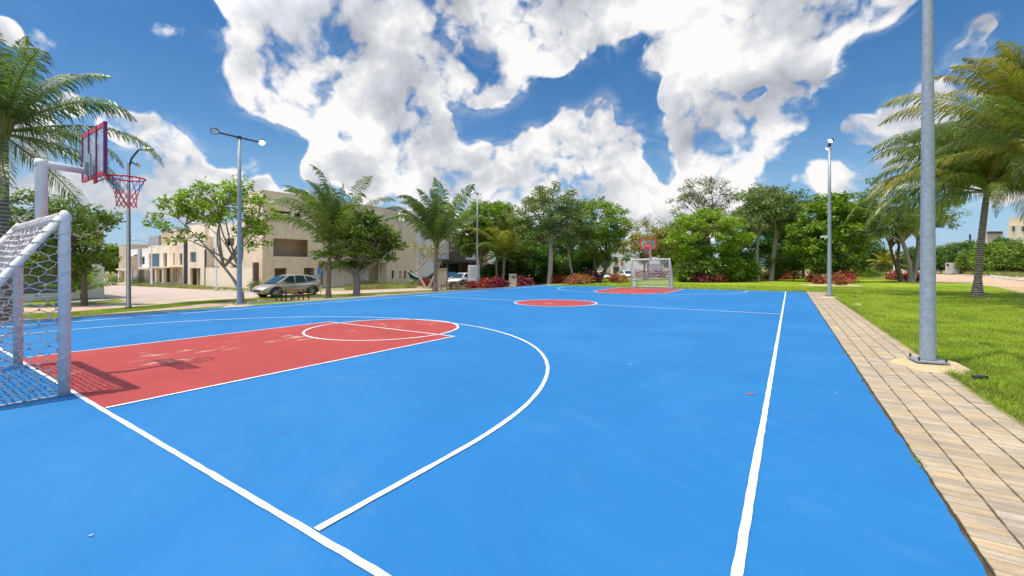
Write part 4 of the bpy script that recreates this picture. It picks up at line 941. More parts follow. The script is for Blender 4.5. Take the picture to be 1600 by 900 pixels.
c = G(722, 446.2); car(c, R(-82), 4.1, 1.75, 1.50, 'white_paint', 'white hatchback parked before the modern house, behind the metal picnic table')
c = GD(705, 60); car(c, R(-40), 4.3, 1.8, 1.5, 'blue_paint', 'dark blue car in the shade of the carport behind the white hatchback')
c = GD(938, 72); car(c, R(-70)+TH, 4.2, 1.8, 1.5, 'white_paint', 'white car behind the lawn, left of the stone pier of the far villa')
c = GD(978, 76); car(c, R(-80)+TH, 4.2, 1.8, 1.5, 'white_paint', 'white car mostly hidden behind the left post of the far goal')

# ------------------------------------------------------------------ street furniture
def picnic(loc, label, top, leg):
    t = thing('picnic_table', label, 'picnic table', loc, 0, 'picnic tables beside the court')
    m = MB()
    for k in range(3): m.bx(-.33+k*.225, -.33+k*.225+.21, -.75, .75, .72, .76)
    m.build('tabletop', top, t)
    for s in (-1, 1):
        m = MB(); m.bx(s*.85-.14, s*.85-.003, -.75, .75, .43, .47); m.bx(s*.85+.003, s*.85+.14, -.75, .75, .43, .47); m.build('bench_seat', top, t)
        for yv in (-.55, .55):
            m = MB(); m.bx(s*.85-.03, s*.85+.03, yv-.03, yv+.03, 0, .43); m.build('leg', leg, t)
            m = MB(); m.bx(s*.25-.03, s*.25+.03, yv-.03, yv+.03, 0, .72); m.build('leg', leg, t)
    for yv in (-.55, .55): m = MB(); m.bx(-.82, .82, yv-.02, yv+.02, .36, .42); m.build('crossbar', leg, t)
    return t
c = G(457, 470.5); picnic(c, 'orange plank picnic table in front of the silver car', 'wood_orange', 'dark_metal')
c = G(709, 454.0); picnic(c, 'dark brown picnic table by the court edge before the white hatchback', 'wood_brown', 'wood_brown')
c = G(740, 450.0); t = thing('notice_board', 'white notice board on two posts beside the distant floodlight pole', 'sign', c); rz = TH
for s in (-1, 1):
    m = MB(); p = Vector((s*.42, 0, 0)); m.cyl((RX*s*.5, RY*s*.5, 0), (RX*s*.5, RY*s*.5, 2.9 if s > 0 else 1.6), .04, 8); m.build('post', 'white_steel', t)
m = MB(); m.box((0, 0, 1.55), (1.15, .05, 1.6), TH); m.build('panel', 'sign_white', t)
m = MB()
for k in range(9): m.box((-VX*.03+RX*(-.1+.03*(k % 3)), -VY*.03+RY*(-.1+.03*(k % 3)), 2.15-k*.13), (.62-.08*(k % 3), .006, .035), TH)
m.build('text_lines', 'sign_grey', t)
c = G(500.8, 459.5); t = thing('parking_sign', 'small blue street sign on a thin post behind the silver car', 'sign', c)
hh = hgt(c, 420.5); m = MB(); m.cyl((0, 0, 0), (0, 0, hh+.1), .035, 8); m.build('post', 'galvanised', t)
m = MB(); m.box((0, 0, hh-.15), (.5, .03, .5), TH); m.build('panel', 'sign_blue', t); m = MB(); m.box((-RX*.33, -RY*.33, hh-.55), (.55, .03, .25), TH); m.build('plate', 'sign_grey', t)
c = G(801, 448.3); t = thing('waste_bin', 'beige stone-clad litter bin box between the palm and red shrubs at the court corner', 'bin', c)
m = MB(); m.box((0, 0, .52), (.62, .55, 1.04), TH); m.box((0, 0, 1.07), (.70, .63, .06), TH); m.build('housing', 'limestone', t)
m = MB(); m.box((-VX*.285+RX*.08, -VY*.285+RY*.08, .84), (.28, .03, .16), TH); m.build('slot', 'charcoal', t)
c = G(691, 451); t = thing('stone_pier', 'tan stone pier standing behind the trunk of the middle palm', 'pier', c); hh = hgt(c, 420)
m = MB(); m.box((0, 0, hh/2), (.95, .35, hh), TH); m.box((0, 0, hh+.03), (1.03, .43, .06), TH); m.build('block', 'limestone', t)
c = GD(660, 49); t = thing('hammock', 'blue hammock slung on white angled poles behind the middle palm', 'hammock', c)
for s, e in ((-1, -.4), (.3, 1.0)):
    m = MB(); m.tube([VR*(s*1.1-.2), VR*(s*1.1+e*.0+(-.6 if s < 0 else 1.3))+Vector((0, 0, 1.9))], .05, 6); m.build('pole', 'stucco_white', t)
for zz, mt, nm in ((0, 'cloth_teal', 'cloth_edge'), (-.16, 'cloth_blue', 'cloth')):
    m = MB(); n = 12; P = []
    for i in range(n+1):
        u = i/n; x = -1.7+3.3*u; z = 1.75-.95*math.sin(math.pi*u)*.9
        hgt_ = .16 if nm == 'cloth_edge' else .75*math.sin(math.pi*max(.06, min(.94, u)))
        for dz, dy in ((0, -.35), (-hgt_, 0), (0, .35)): m.vert(VR*x+VV*dy+Vector((0, 0, z+zz+dz)))
    for i in range(n):
        for j in range(2): a_ = i*3+j; m.face((a_, a_+1, a_+4, a_+3))
    m.build(nm, mt, t)
c = G(1531, 595.5); m = MB(); m.box((0, 0, .05), (.17, .07, .05), TH+.1); m.box((0, 0, .015), (.05, .03, .04), TH); o = m.build('ground_spotlight', 'dark_metal'); o.location = c
tag(o, 'small dark spotlight lying in the grass right of the thick pole', 'spotlight')
for px, py, s, lb in ((1340, 476.5, .13, 'pale flat access cover in the lawn beside the far floodlight'), (1545, 467, .07, 'small white stone in the grass beside the right palm')):
    c = G(px, py); m = MB(); m.tube([(0, 0, .012), (0, 0, .05)], [s, s*.8], 9); o = m.build('access_cover' if s > .1 else 'stone', 'limestone'); o.location = c; tag(o, lb, 'cover' if s > .1 else 'stone')
c = GD(172, 60); m = MB(); m.box((0, 0, .45), (2.0, .9, .9), 0); m.box((0, 0, .93), (2.1, 1.0, .06), 0); o = m.build('concrete_planter', 'limestone'); o.location = c; tag(o, 'low limestone block at the far corner of the side street', 'planter')
m = MB()
# ------------------------------------------------------------------ trees
def leaf_quads(C_, n_each, spread, size, seed, flat=0.6, aspect=0.42, up=0.35):
    """diamond leaves round the clump centres C_ (k,3) -> V, F"""
    rg = np.random.default_rng(seed); k = len(C_)
    P = np.repeat(C_, n_each, axis=0); sp = np.repeat(spread, n_each)
    n = len(P); off = rg.normal(size=(n, 3)); off /= np.linalg.norm(off, axis=1)[:, None]+1e-9
    off *= (rg.random(n)**0.45)[:, None]; off[:, 2] *= flat; P = P+off*sp[:, None]
    d = rg.normal(size=(n, 3)); d[:, 2] = d[:, 2]*0.5-0.15; d += off*0.8; d /= np.linalg.norm(d, axis=1)[:, None]+1e-9
    nn = rg.normal(size=(n, 3)); nn[:, 2] += up*3; s = np.cross(d, nn); s /= np.linalg.norm(s, axis=1)[:, None]+1e-9
    L = size*(0.6+0.8*rg.random(n)); W = L*aspect
    up_ = np.cross(s, d)
    V = np.empty((n, 4, 3)); V[:, 0] = P; V[:, 1] = P+d*(L*.5)[:, None]+s*(W*.5)[:, None]+up_*(L*.08)[:, None]; V[:, 2] = P+d*L[:, None]-up_*(L*.1)[:, None]; V[:, 3] = P+d*(L*.5)[:, None]-s*(W*.5)[:, None]+up_*(L*.08)[:, None]
    return V.reshape(-1, 3), np.arange(n*4).reshape(-1, 4)
def bend(a, b, r_, amt, n=6, sag=0.0):
    a, b = Vector(a), Vector(b); L = (b-a).length; j = Vector((r_.uniform(-1, 1), r_.uniform(-1, 1), r_.uniform(-.3, .6)))*L*amt
    return [a.lerp(b, i/n)+j*math.sin(math.pi*i/n)+Vector((0, 0, sag*L*math.sin(math.pi*i/n))) for i in range(n+1)]
def tree(label, base, ells, leaf='leaf_mid', bark='bark_grey', tr=.16, fork=.35, limbs=5, nclump=70, per=110, lsize=.22, csize=.55, seed=1, name='broadleaf_tree', cat='tree', trunks=None, stem=0.0, shell=.55, group='trees of the park', aspect=.42, twig=.02, leafless=0.0, flat=.6):
    """ells: crown ellipsoids (right, back, up, rx, ry, rz) in metres from the base"""
    r_ = random.Random(seed); base = Vector(base); t = thing(name, label, cat, base, 0, group)
    vol = [e[3]*e[4]*e[5] for e in ells]; tot = sum(vol); cl = []
    for e, v in zip(ells, vol):
        for _ in range(max(3, int(nclump*v/tot))):
            while True:
                q = Vector((r_.uniform(-1, 1), r_.uniform(-1, 1), r_.uniform(-1, 1)))
                if q.length <= 1: break
            if q.length > 1e-3: q = q.normalized()*(shell+(1-shell)*q.length) if r_.random() < .75 else q
            k = r_.uniform(.82, 1.08)
            cl.append(VR*(e[0]+q.x*e[3]*k)+VV*(e[1]+q.y*e[4]*k)+Vector((0, 0, e[2]+q.z*e[5]*k)))
    cen = sum(cl, Vector())/len(cl); top = max(c.z for c in cl)
    trunks = trunks or [(0, 0)]; mb = MB(); nodes = []
    zf = max(fork*top, stem*1.5)
    if stem: mb.tube([(0, 0, -.05), (0, 0, .1), (.02, .02, stem*.5), (0, 0, stem+.12)], [tr*1.9, tr*1.5, tr*1.3, tr*1.35], 12)
    for ti, (ox, lean) in enumerate(trunks):
        b0 = VR*ox*.25*(1 if stem == 0 else .3)+Vector((0, 0, stem)); f0 = VR*(ox+lean)+VV*(.1*ti)+Vector((0, 0, zf*r_.uniform(.9, 1.1)))
        p = bend(b0, f0, r_, .05); k = len(p)-1
        mb.tube([b0-Vector((0, 0, .05))]+p, [tr*(1.5 if not stem else 1.0)]+[tr*(1.18-.38*i/k)*(1 if not stem else .8) for i in range(k+1)], 10)
        tg = sorted(cl, key=lambda c: r_.random())[:max(2, limbs//len(trunks))+1]
        for c in tg:
            e = f0.lerp(c, .78); q = bend(f0, e, r_, .10, 6, .06); mb.tube(q, [tr*.62*(1-.72*i/6) for i in range(7)], 7)
            for i, w_ in enumerate(q): nodes.append((w_, tr*.62*(1-.72*i/6)))
        lead = f0.lerp(Vector((cen.x, cen.y, top*.9)), .8); q = bend(f0, lead, r_, .06); mb.tube(q, [tr*.7*(1-.75*i/6) for i in range(7)], 7)
        for i, w_ in enumerate(q): nodes.append((w_, tr*.6*(1-.75*i/6)))
    for c in cl:
        w_, rr = min(nodes, key=lambda n: (n[0]-c).length)
        q = bend(w_, c, r_, .10, 4, .04); mb.tube(q, [min(rr*.7, twig*2.2), twig*1.5, twig, twig*.7, twig*.4], 5)
        if leafless:
            for _ in range(5): mb.tube(bend(q[-2], c+Vector((r_.gauss(0, .4), r_.gauss(0, .4), r_.uniform(.1, .8))), r_, .1, 3), [twig*.6, twig*.45, twig*.3, twig*.15], 4)
    mb.build('trunk', bark, t, True)
    cl = [c for c in cl if r_.random() >= leafless]
    if cl:
        Cn = np.array([tuple(c) for c in cl]); sp = np.array([csize*r_.uniform(.65, 1.3) for _ in cl])
        V, Fq = leaf_quads(Cn, per, sp, lsize, seed, flat, aspect); npmesh('crown', V, Fq, leaf, t)
    return t
def tpx(label, px, d, ells, **kw):
    """tree at photo column px and depth d; crown ellipses given in photo pixels (cx, cy, rx, ry)"""
    b = GD(px, d); k = d/F
    E = [((cx-px)*k, r_*k*.0+dz, (HZ-cy)*k+CH-b.z, r_*k, r_*k*.85, q*k) for cx, cy, r_, q, dz in [(e+(0,))[:5] for e in ells]]
    return tree(label, b, E, **kw)

# ------------------------------------------------------------------ palms
def frond_mesh(L, az, el, wind, droop, seed, nl, ll, lw, origin=(0, 0, 0), rr=.022, hang=1.0):
    r_ = random.Random(seed); d = Vector((math.cos(az)*math.cos(el), math.sin(az)*math.cos(el), math.sin(el))); p = Vector(origin)
    n = 18; st = L/n; P = [p.copy()]; D = [d.copy()]
    for i in range(n):
        s = i/n; d = (d+Vector((0, 0, -1))*droop*(.1+1.9*s*s)*st+wind*(.2+1.1*s)*st).normalized(); p = p+d*st; P.append(p.copy()); D.append(d.copy())
    mb = MB(); mb.tube(P, [rr*(1.5-1.35*i/n) for i in range(n+1)], 5)
    twist = r_.uniform(-.4, .4)
    for i in range(nl):
        s = .10+.90*(i/(nl-1)); f = s*n; j = min(n-1, int(f)); q = P[j].lerp(P[j+1], f-j); dd = D[j].lerp(D[j+1], f-j).normalized()
        side = dd.cross(Vector((0, 0, 1)))
        if side.length < .05: side = Vector((-math.sin(az), math.cos(az), 0))
        side.normalize(); side = (Matrix.Rotation(twist, 3, dd) @ side)
        prof = (math.sin(math.pi*min(1, (s*.86+.14)))**.6)*(1 if s < .9 else .75)
        for sg in (-1, 1):
            l = ll*prof*r_.uniform(.8, 1.1)
            a = (side*sg*.8+dd*.85+Vector((0, 0, .12))+wind*.5+Vector((r_.uniform(-.12, .12),)*3)).normalized()
            g_ = r_.uniform(.5, 1.0)
            b = (a+Vector((0, 0, -1))*hang*.75*g_+wind*.9).normalized(); c = (b+Vector((0, 0, -1))*hang*1.3*g_+wind*.6).normalized()
            q1 = q+a*l*.35; q2 = q1+b*l*.35; q3 = q2+c*l*.3; wv = dd*lw*.5
            i0 = len(mb.v)
            for z in (q-wv*.6, q+wv*.6, q1-wv, q1+wv, q2-wv*.8, q2+wv*.8, q3): mb.vert(z)
            mb.face((i0, i0+1, i0+3, i0+2)); mb.face((i0+2, i0+3, i0+5, i0+4)); mb.face((i0+4, i0+5, i0+6))
    return mb
WIND = (-VR*.92+VV*.1)                      # the wind blows to the left
def palm(label, base, H, L, nf=22, seed=1, tr=.13, lean=(0, 0), wind=.22, leaf='leaf_palm', nl=46, ll=.55, lw=.035, hang=1.0, els=(-.3, 1.35), droop=.38, group='coconut palms', extra=(), name='palm_tree', yellow=0.0, azs=None):
    r_ = random.Random(seed); base = Vector(base); t = thing(name, label, 'palm', base, 0, group)
    topv = VR*lean[0]+VV*lean[1]+Vector((0, 0, H)); n = 22; P = []; Rr = []
    for i in range(n*3+1):
        s = i/(n*3); P.append(Vector((topv.x*s**1.5, topv.y*s**1.5, H*s))); Rr.append(tr*(1.55-.6*min(1, s*6)-.22*s)*(1+.05*(1 if i % 3 == 0 else 0)))
    mb = MB(); mb.tube([Vector((0, 0, -.06))]+P, [tr*1.9]+Rr, 12); mb.build('trunk', 'palm_bark', t, True)
    mb = MB()
    for k in range(14):
        a = 2.4*k; e = Vector((math.cos(a)*.8, math.sin(a)*.8, 1.1)).normalized()
        mb.tube([topv-Vector((0, 0, .35))+e*.02, topv+e*.35, topv+e*.75], [tr*.62, tr*.4, tr*.12], 6)
    mb.build('crown_shaft', 'leaf_palm_yellow', t, True)
    for k in range(nf):
        az = azs[k % len(azs)] if azs else k*2.39996+r_.uniform(-.25, .25); u = (k+.5)/nf
        el = els[0]+(els[1]-els[0])*u**.85+r_.uniform(-.1, .1)
        m = frond_mesh(L*r_.uniform(.85, 1.08)*(.8+.25*math.sin(math.pi*min(1, u+.2))), az, el, WIND*wind, droop*r_.uniform(.8, 1.3), seed*100+k, nl, ll, lw, topv+Vector((0, 0, -.1+.3*u)), hang=hang)
        m.build('frond', 'leaf_palm_yellow' if (r_.random() < yellow) else leaf, t)
    return t
def shrub(name, label, px, d, w, h, mat, seed, n=420, lsize=.22, cat='shrub', group=None, py=None, aspect=.22, flat=.9):
    b = G(px, py) if py else GD(px, d); rg = np.random.default_rng(seed); t = thing(name, label, cat, b, 0, group)
    r_ = random.Random(seed); k = max(8, int(14*w)); Cn = []; mb = MB()
    for i in range(k):
        a = r_.uniform(0, 6.28); q = math.sqrt(r_.random())*w/2; z = h*r_.uniform(.3, .85)*(1-.35*(q/(w/2))**2)
        c = VR*math.cos(a)*q+VV*math.sin(a)*q*.8+Vector((0, 0, z)); Cn.append(tuple(c)); mb.tube([Vector((c.x*.5, c.y*.5, 0)), Vector((c.x*.85, c.y*.85, z*.6)), c], [.022, .015, .008], 4)
    mb.build('stem', 'bark_brown', t)
    V, Fq = leaf_quads(np.array(Cn), max(6, n//k), np.full(k, min(w, h)*.30), lsize, seed, flat, aspect, up=.1)
    V[:, 2] = np.abs(V[:, 2])+.01; npmesh('foliage', V, Fq, mat, t); return t

# --- left edge palm, the crown only partly in the frame
b = Vector((-20.4, 2.35, gz(-20.4)))
palm('large wind-swept palm at the left edge of the photo behind the near hoop', b, 5.9, 4.0, nf=34, seed=3, tr=.19, wind=.0, nl=60, ll=.85, lw=.040, els=(-.5, 1.45), droop=.50, hang=1.5)
g = G(513, 466.5); palm('tallest street palm with its trunk right of the silver car, before the beige building', g, hgt(g, 376), 5.2, nf=24, seed=7, tr=.155, lean=(.12, 0), wind=.20, nl=46, ll=1.0, lw=.07, els=(.62, 1.55), droop=.40, hang=1.3)
g = G(680, 456.5); palm('palm standing between the beige building and the modern house, its fronds blown left', g, hgt(g, 382), 5.0, nf=22, seed=12, tr=.16, lean=(.1, 0), wind=.18, nl=42, ll=1.05, lw=.09, els=(.62, 1.52), droop=.42, hang=1.3)
g = G(786, 448.5); palm('slender olive palm at the court corner beside the beige litter bin', g, hgt(g, 398), 5.3, nf=22, seed=17, tr=.15, lean=(.2, 0), wind=.20, nl=40, ll=1.05, lw=.09, els=(.4, 1.5), droop=.42, leaf='leaf_palm', yellow=.4, hang=1.2)
g = GD(776, 44); palm('thin palm half hidden behind the olive palm at the court corner', g, 3.4, 2.8, nf=14, seed=19, tr=.12, wind=.2, nl=36, ll=.6, lw=.06, els=(-.3, 1.2))
g = G(1527, 464.5); palm('right coconut palm on the lawn, yellowing fronds reaching over to the thick pole', g, hgt(g, 296), 6.6, nf=50, seed=23, tr=.17, lean=(.75, .2), wind=.16, nl=80, ll=1.25, lw=.055, els=(.05, 1.4), droop=.50, yellow=.3, hang=2.2)
g = GD(1612, 16.2); palm('nearer palm at the right edge, mostly outside the photo', g, hgt(g, 215), 5.2, nf=34, seed=29, tr=.15, lean=(.3, .1), wind=.16, nl=76, ll=1.0, lw=.045, els=(.0, 1.5), droop=.34, yellow=.5, hang=1.6)
g = G(128, 470); palm('small young palm beside the stepping slabs of the white house', g, .7, 2.0, nf=14, seed=31, tr=.10, wind=0, nl=30, ll=.42, lw=.05, els=(.2, 1.35), droop=.55, leaf='leaf_bright')
g = GD(1385, 62); palm('low yellowing palm far off between the right trees', g, 2.2, 2.6, nf=14, seed=33, tr=.10, wind=.1, nl=26, ll=.7, lw=.10, els=(-.1, 1.2), droop=.5, leaf='leaf_palm_yellow')

# --- street trees on the left
T = tpx
T('dark leafy tree in front of the white house, behind the near goal', 132, 23, [(85, 385, 62, 62), (130, 370, 50, 60), (150, 340, 34, 26), (60, 335, 50, 40), (30, 380, 40, 55)], leaf='leaf_mid', bark='bark_brown', tr=.13, fork=.32, nclump=180, per=64, lsize=.21, csize=.42, seed=41, limbs=8, group='street trees on the left')
T('sparse spreading street tree left of the beige building with open crown and bent limbs', 377, 24.9, [(285, 330, 40, 30), (335, 320, 50, 34), (385, 325, 48, 42), (300, 372, 26, 14), (262, 345, 22, 20), (370, 295, 22, 18), (400, 375, 28, 24)], leaf='leaf_lime', bark='bark_grey', tr=.10, fork=.30, limbs=9, nclump=105, per=50, lsize=.23, csize=.42, seed=43, stem=.55, trunks=[(-.15, -.85), (.1, -.25)], group='street trees on the left', shell=.4)
T('round leafy tree with forked trunk right of the tallest street palm', 557, 29.5, [(575, 372, 46, 36), (535, 385, 44, 38), (600, 378, 30, 30), (555, 345, 36, 22)], leaf='leaf_mid', bark='bark_grey', tr=.17, stem=1.5, fork=.42, limbs=7, nclump=130, per=75, lsize=.25, csize=.46, seed=47, trunks=[(-.5, -.9), (.5, .9), (.1, .1)], group='street trees on the left')
T('thin yellowish tree with pale bare limbs behind the middle palm', 668, 41, [(665, 390, 28, 16), (695, 385, 18, 20)], leaf='leaf_yellow', bark='bark_pale', tr=.12, fork=.35, limbs=6, nclump=40, per=26, lsize=.22, csize=.5, seed=49, trunks=[(-.3, -.8), (.3, .6)], leafless=.45, group='street trees on the left')
# --- far side, left to right
T('dense round bright green tree behind the distant floodlight pole', 752, 46, [(757, 352, 44, 38), (740, 375, 26, 22), (775, 340, 26, 26)], leaf='leaf_bright', tr=.22, nclump=150, per=150, lsize=.26, csize=.7, seed=51, shell=.8)
T('tall grey-green tree with pale slanting trunk at the far left corner of the court', 858, 42, [(850, 330, 48, 38), (835, 350, 34, 36), (878, 345, 34, 40), (862, 308, 34, 20)], leaf='leaf_olive', bark='bark_pale', tr=.22, fork=.40, limbs=8, nclump=135, per=95, lsize=.24, csize=.6, seed=53, trunks=[(0, .1)], name='broadleaf_tree')
T('leaning thin-trunked tree right behind the pale slanting trunk', 898, 44, [(893, 345, 30, 40), (910, 370, 28, 26)], leaf='leaf_olive', bark='bark_pale', tr=.12, fork=.45, nclump=70, per=80, lsize=.24, csize=.6, seed=55, trunks=[(0, -.7)])
T('bright green spreading tree directly left of the far goal', 935, 47, [(935, 345, 48, 34), (968, 352, 22, 26), (915, 375, 38, 34), (955, 385, 30, 26)], leaf='leaf_bright', bark='bark_brown', tr=.2, fork=.3, limbs=9, nclump=170, per=95, lsize=.26, csize=.65, seed=57, trunks=[(0, -.5), (.5, .8)])
T('nearly leafless tree with upright bare twigs above the far hoop', 1012, 55, [(1008, 365, 34, 30), (1015, 345, 26, 16)], leaf='leaf_yellow', bark='bark_grey', tr=.14, fork=.5, limbs=9, nclump=44, per=40, lsize=.26, csize=.7, seed=59, leafless=.55)
T('yellow-green loose tree right behind the far goal', 1008, 52, [(1000, 385, 34, 24), (1035, 378, 26, 24)], leaf='leaf_yellow', bark='bark_brown', tr=.14, fork=.35, nclump=80, per=70, lsize=.26, csize=.65, seed=61)
T('thin-leaved greyish tree towering behind the bushy lime tree', 1102, 54, [(1100, 305, 48, 30), (1075, 330, 34, 28), (1130, 325, 30, 30)], leaf='leaf_grey', bark='bark_grey', tr=.24, fork=.45, limbs=10, nclump=120, per=52, lsize=.24, csize=.7, seed=63, leafless=.15)
T('bushy lime green tree with many slim stems right of the far goal', 1105, 46, [(1108, 365, 56, 36), (1075, 385, 36, 34), (1145, 375, 32, 28), (1105, 345, 40, 20)], leaf='leaf_lime', bark='bark_brown', tr=.14, fork=.28, limbs=10, nclump=190, per=100, lsize=.26, csize=.62, seed=65, trunks=[(-.8, -.6), (-.2, -.3), (.5, .3), (1.0, .8)])
T('olive tree on a slim pale trunk beside the crooked trunk', 1186, 48, [(1175, 330, 28, 36), (1195, 318, 30, 28), (1160, 350, 24, 24)], leaf='leaf_olive', bark='bark_pale', tr=.14, fork=.5, nclump=105, per=90, lsize=.25, csize=.62, seed=67)
T('olive tree on a thick crooked grey trunk', 1205, 48.5, [(1212, 325, 32, 34), (1225, 350, 24, 22)], leaf='leaf_olive', bark='bark_pale', tr=.24, fork=.48, nclump=90, per=90, lsize=.25, csize=.62, seed=69, trunks=[(0, .5)])
T('dark dense tree behind the two pale-trunked olive trees', 1215, 58, [(1200, 330, 42, 42), (1240, 345, 34, 50), (1170, 370, 40, 40), (1210, 395, 50, 26)], leaf='leaf_dark', bark='bark_brown', tr=.26, fork=.3, nclump=240, per=100, lsize=.32, csize=.9, seed=71)
T('large-leaved bright tree behind the far floodlight pole and the ring of red shrubs', 1297, 45, [(1290, 350, 42, 44), (1315, 330, 30, 30), (1265, 375, 30, 34), (1320, 370, 30, 40), (1290, 400, 38, 22)], leaf='leaf_bright', bark='bark_brown', tr=.16, fork=.25, limbs=10, nclump=190, per=70, lsize=.36, csize=.62, seed=73, trunks=[(-.5, -.3), (0, .1), (.5, .3)], aspect=.5)
T('dark leafy tree filling in behind the large-leaved bright tree', 1325, 56, [(1330, 345, 26, 36), (1345, 375, 26, 30), (1262, 345, 24, 34)], leaf='leaf_mid', bark='bark_brown', tr=.2, nclump=110, per=90, lsize=.3, csize=.8, seed=74)
T('spreading tree on a forked trunk partly behind the thick pole', 1424, 43, [(1400, 340, 50, 30), (1450, 335, 44, 30), (1385, 300, 34, 30), (1488, 325, 26, 20), (1365, 350, 22, 26)], leaf='leaf_mid', bark='bark_grey', tr=.20, fork=.42, limbs=10, nclump=150, per=62, lsize=.24, csize=.6, seed=77, trunks=[(-.3, -.6), (.4, .4)])
T('twin-stemmed tree left of the forked trunk by the thick pole', 1409, 46, [(1385, 345, 34, 28), (1415, 350, 28, 22)], leaf='leaf_olive', bark='bark_brown', tr=.16, fork=.45, limbs=8, nclump=70, per=60, lsize=.24, csize=.6, seed=79, trunks=[(-.3, -.9), (.1, -.3)])
# --- understorey behind the court corner
US = [(768, 430, 12, 46, 'leaf_dark'), (785, 424, 14, 48, 'leaf_mid'), (822, 412, 30, 48, 'leaf_mid'), (800, 405, 26, 50, 'leaf_bright'), (845, 420, 24, 46, 'leaf_dark'), (875, 400, 30, 52, 'leaf_dark'), (880, 425, 20, 47, 'leaf_mid'), (905, 415, 22, 50, 'leaf_dark'), (860, 385, 36, 56, 'leaf_dark'), (925, 400, 22, 55, 'leaf_mid')]
LB = ['dark low shrub behind the red shrubs left of the olive palm', 'mid green shrub directly behind the olive palm trunk', 'broad leafy shrub behind the litter bin', 'bright tall shrub behind the olive palm', 'dark shrub just left of the pale slanting trunk', 'dark thicket tree right behind the pale slanting trunk', 'low green shrub right of the pale slanting trunk', 'dark shrub between the leaning trunk and the pale villa', 'tall dark tree filling the gap behind the grey-green tree', 'mid green shrub tree before the white villa canopy']
for i, ((px, py, r, d, mt), lb) in enumerate(zip(US, LB)):
    T(lb, px, d, [(px, py-4, r, r*.9), (px+r*.4, py+r*.3, r*.8, r*.6)], leaf=mt, bark='bark_brown', tr=.09, fork=.2, limbs=5, nclump=62, per=100, lsize=.30, csize=.62, seed=90+i, name='leafy_shrub', cat='shrub', group='understorey along the park edge', aspect=.35)
# bed under the lime tree and beside it
BD = [(1075, 424, 18, 45, 'leaf_mid'), (1108, 420, 20, 44.5, 'leaf_mid'), (1140, 418, 20, 45, 'leaf_bright'), (1168, 420, 16, 46, 'leaf_bright'), (1090, 408, 22, 48, 'leaf_dark'), (1150, 402, 20, 49, 'leaf_dark'), (1215, 412, 18, 49, 'leaf_mid'), (1240, 410, 14, 50, 'leaf_mid'), (1280, 412, 16, 44, 'leaf_mid'), (1312, 412, 18, 44, 'leaf_mid'), (1052, 405, 16, 56, 'leaf_mid')]
LB = ['arching leafy plant at the left end of the bed under the lime tree', 'arching leafy plant in the middle of the bed under the lime tree', 'light green drooping plant right of the slim stems', 'light green drooping plant at the right end of the lime tree bed', 'dark shrub behind the left part of the lime tree bed', 'dark shrub behind the right part of the lime tree bed', 'broad-leaved shrub below the crooked grey trunk', 'broad-leaved shrub right of the crooked grey trunk', 'leafy plant inside the ring of red shrubs, left of the far floodlight pole', 'leafy plant inside the ring of red shrubs, right of the far floodlight pole', 'green shrub far behind the right post of the far goal']
for i, ((px, py, r, d, mt), lb) in enumerate(zip(BD, LB)):
    T(lb, px, d, [(px, py, r, r*.85)], leaf=mt, bark='bark_brown', tr=.06, fork=.15, limbs=5, nclump=46, per=80, lsize=.42, csize=.5, seed=120+i, name='leafy_shrub', cat='shrub', group='leafy plants in the planting beds', aspect=.22)
# far trees and the hedge across the right road
FT_ = [(1335, 418, 16, 75, 'leaf_mid'), (1360, 408, 20, 85, 'leaf_mid'), (1385, 405, 18, 90, 'leaf_dark'), (1440, 402, 22, 100, 'leaf_dark'), (1470, 405, 18, 110, 'leaf_dark'), (1490, 398, 22, 105, 'leaf_mid'), (1515, 392, 20, 98, 'leaf_dark'), (1535, 402, 24, 90, 'leaf_mid'), (1560, 400, 26, 82, 'leaf_bright'), (1590, 400, 28, 76, 'leaf_mid'), (1622, 398, 30, 72, 'leaf_mid'), (1575, 392, 26, 95, 'leaf_dark')]
LB = ['distant bush behind the right side of the ring of red shrubs', 'distant tree above the low yellow palm, left part', 'distant dark tree behind the thin pale street lamp', 'distant dark tree just right of the thick pole', 'distant dark tree left of the white hut roof', 'distant tree directly above the white hut', 'dark hedge tree left of the right palm trunk', 'hedge tree crossing behind the right palm trunk', 'bright hedge tree right of the palm trunk across the road', 'tall hedge tree at the right edge across the road', 'last hedge tree outside the right edge', 'dark hedge tree below the beige building']
for i, ((px, py, r, d, mt), lb) in enumerate(zip(FT_, LB)):
    T(lb, px, d, [(px, py, r, r*.75), (px+r*.5, py+r*.35, r*.8, r*.5), (px-r*.5, py+r*.35, r*.8, r*.5)], leaf=mt, bark='bark_brown', tr=.14, fork=.2, limbs=5, nclump=90, per=90, lsize=.5, csize=1.3, seed=150+i, group='distant trees and roadside hedge')
# trees at the end of the side street
for i, (px, py, r, d, mt, lb) in enumerate([(172, 402, 16, 82, 'leaf_bright', 'bright tree at the end of the side street before the end house'), (188, 408, 14, 95, 'leaf_mid', 'darker tree behind the end terraced house'), (155, 405, 18, 90, 'leaf_mid', 'tree behind the corner of the white house')]):
    T(lb, px, d, [(px, py, r, r*1.1)], leaf=mt, bark='bark_brown', tr=.16, fork=.3, limbs=6, nclump=90, per=110, lsize=.45, csize=1.1, seed=170+i, group='trees at the end of the side street')
T('background tree mass behind the left palms of the court corner', 810, 62, [(800, 375, 30, 36), (830, 390, 34, 36)], leaf='leaf_mid', bark='bark_brown', tr=.2, nclump=190, per=90, lsize=.4, csize=1.1, seed=181)
T('background tree showing between the bare tree and the lime tree', 1050, 62, [(1045, 375, 26, 30), (1075, 370, 34, 36)], leaf='leaf_olive', bark='bark_brown', tr=.2, nclump=120, per=80, lsize=.36, csize=1.0, seed=183)
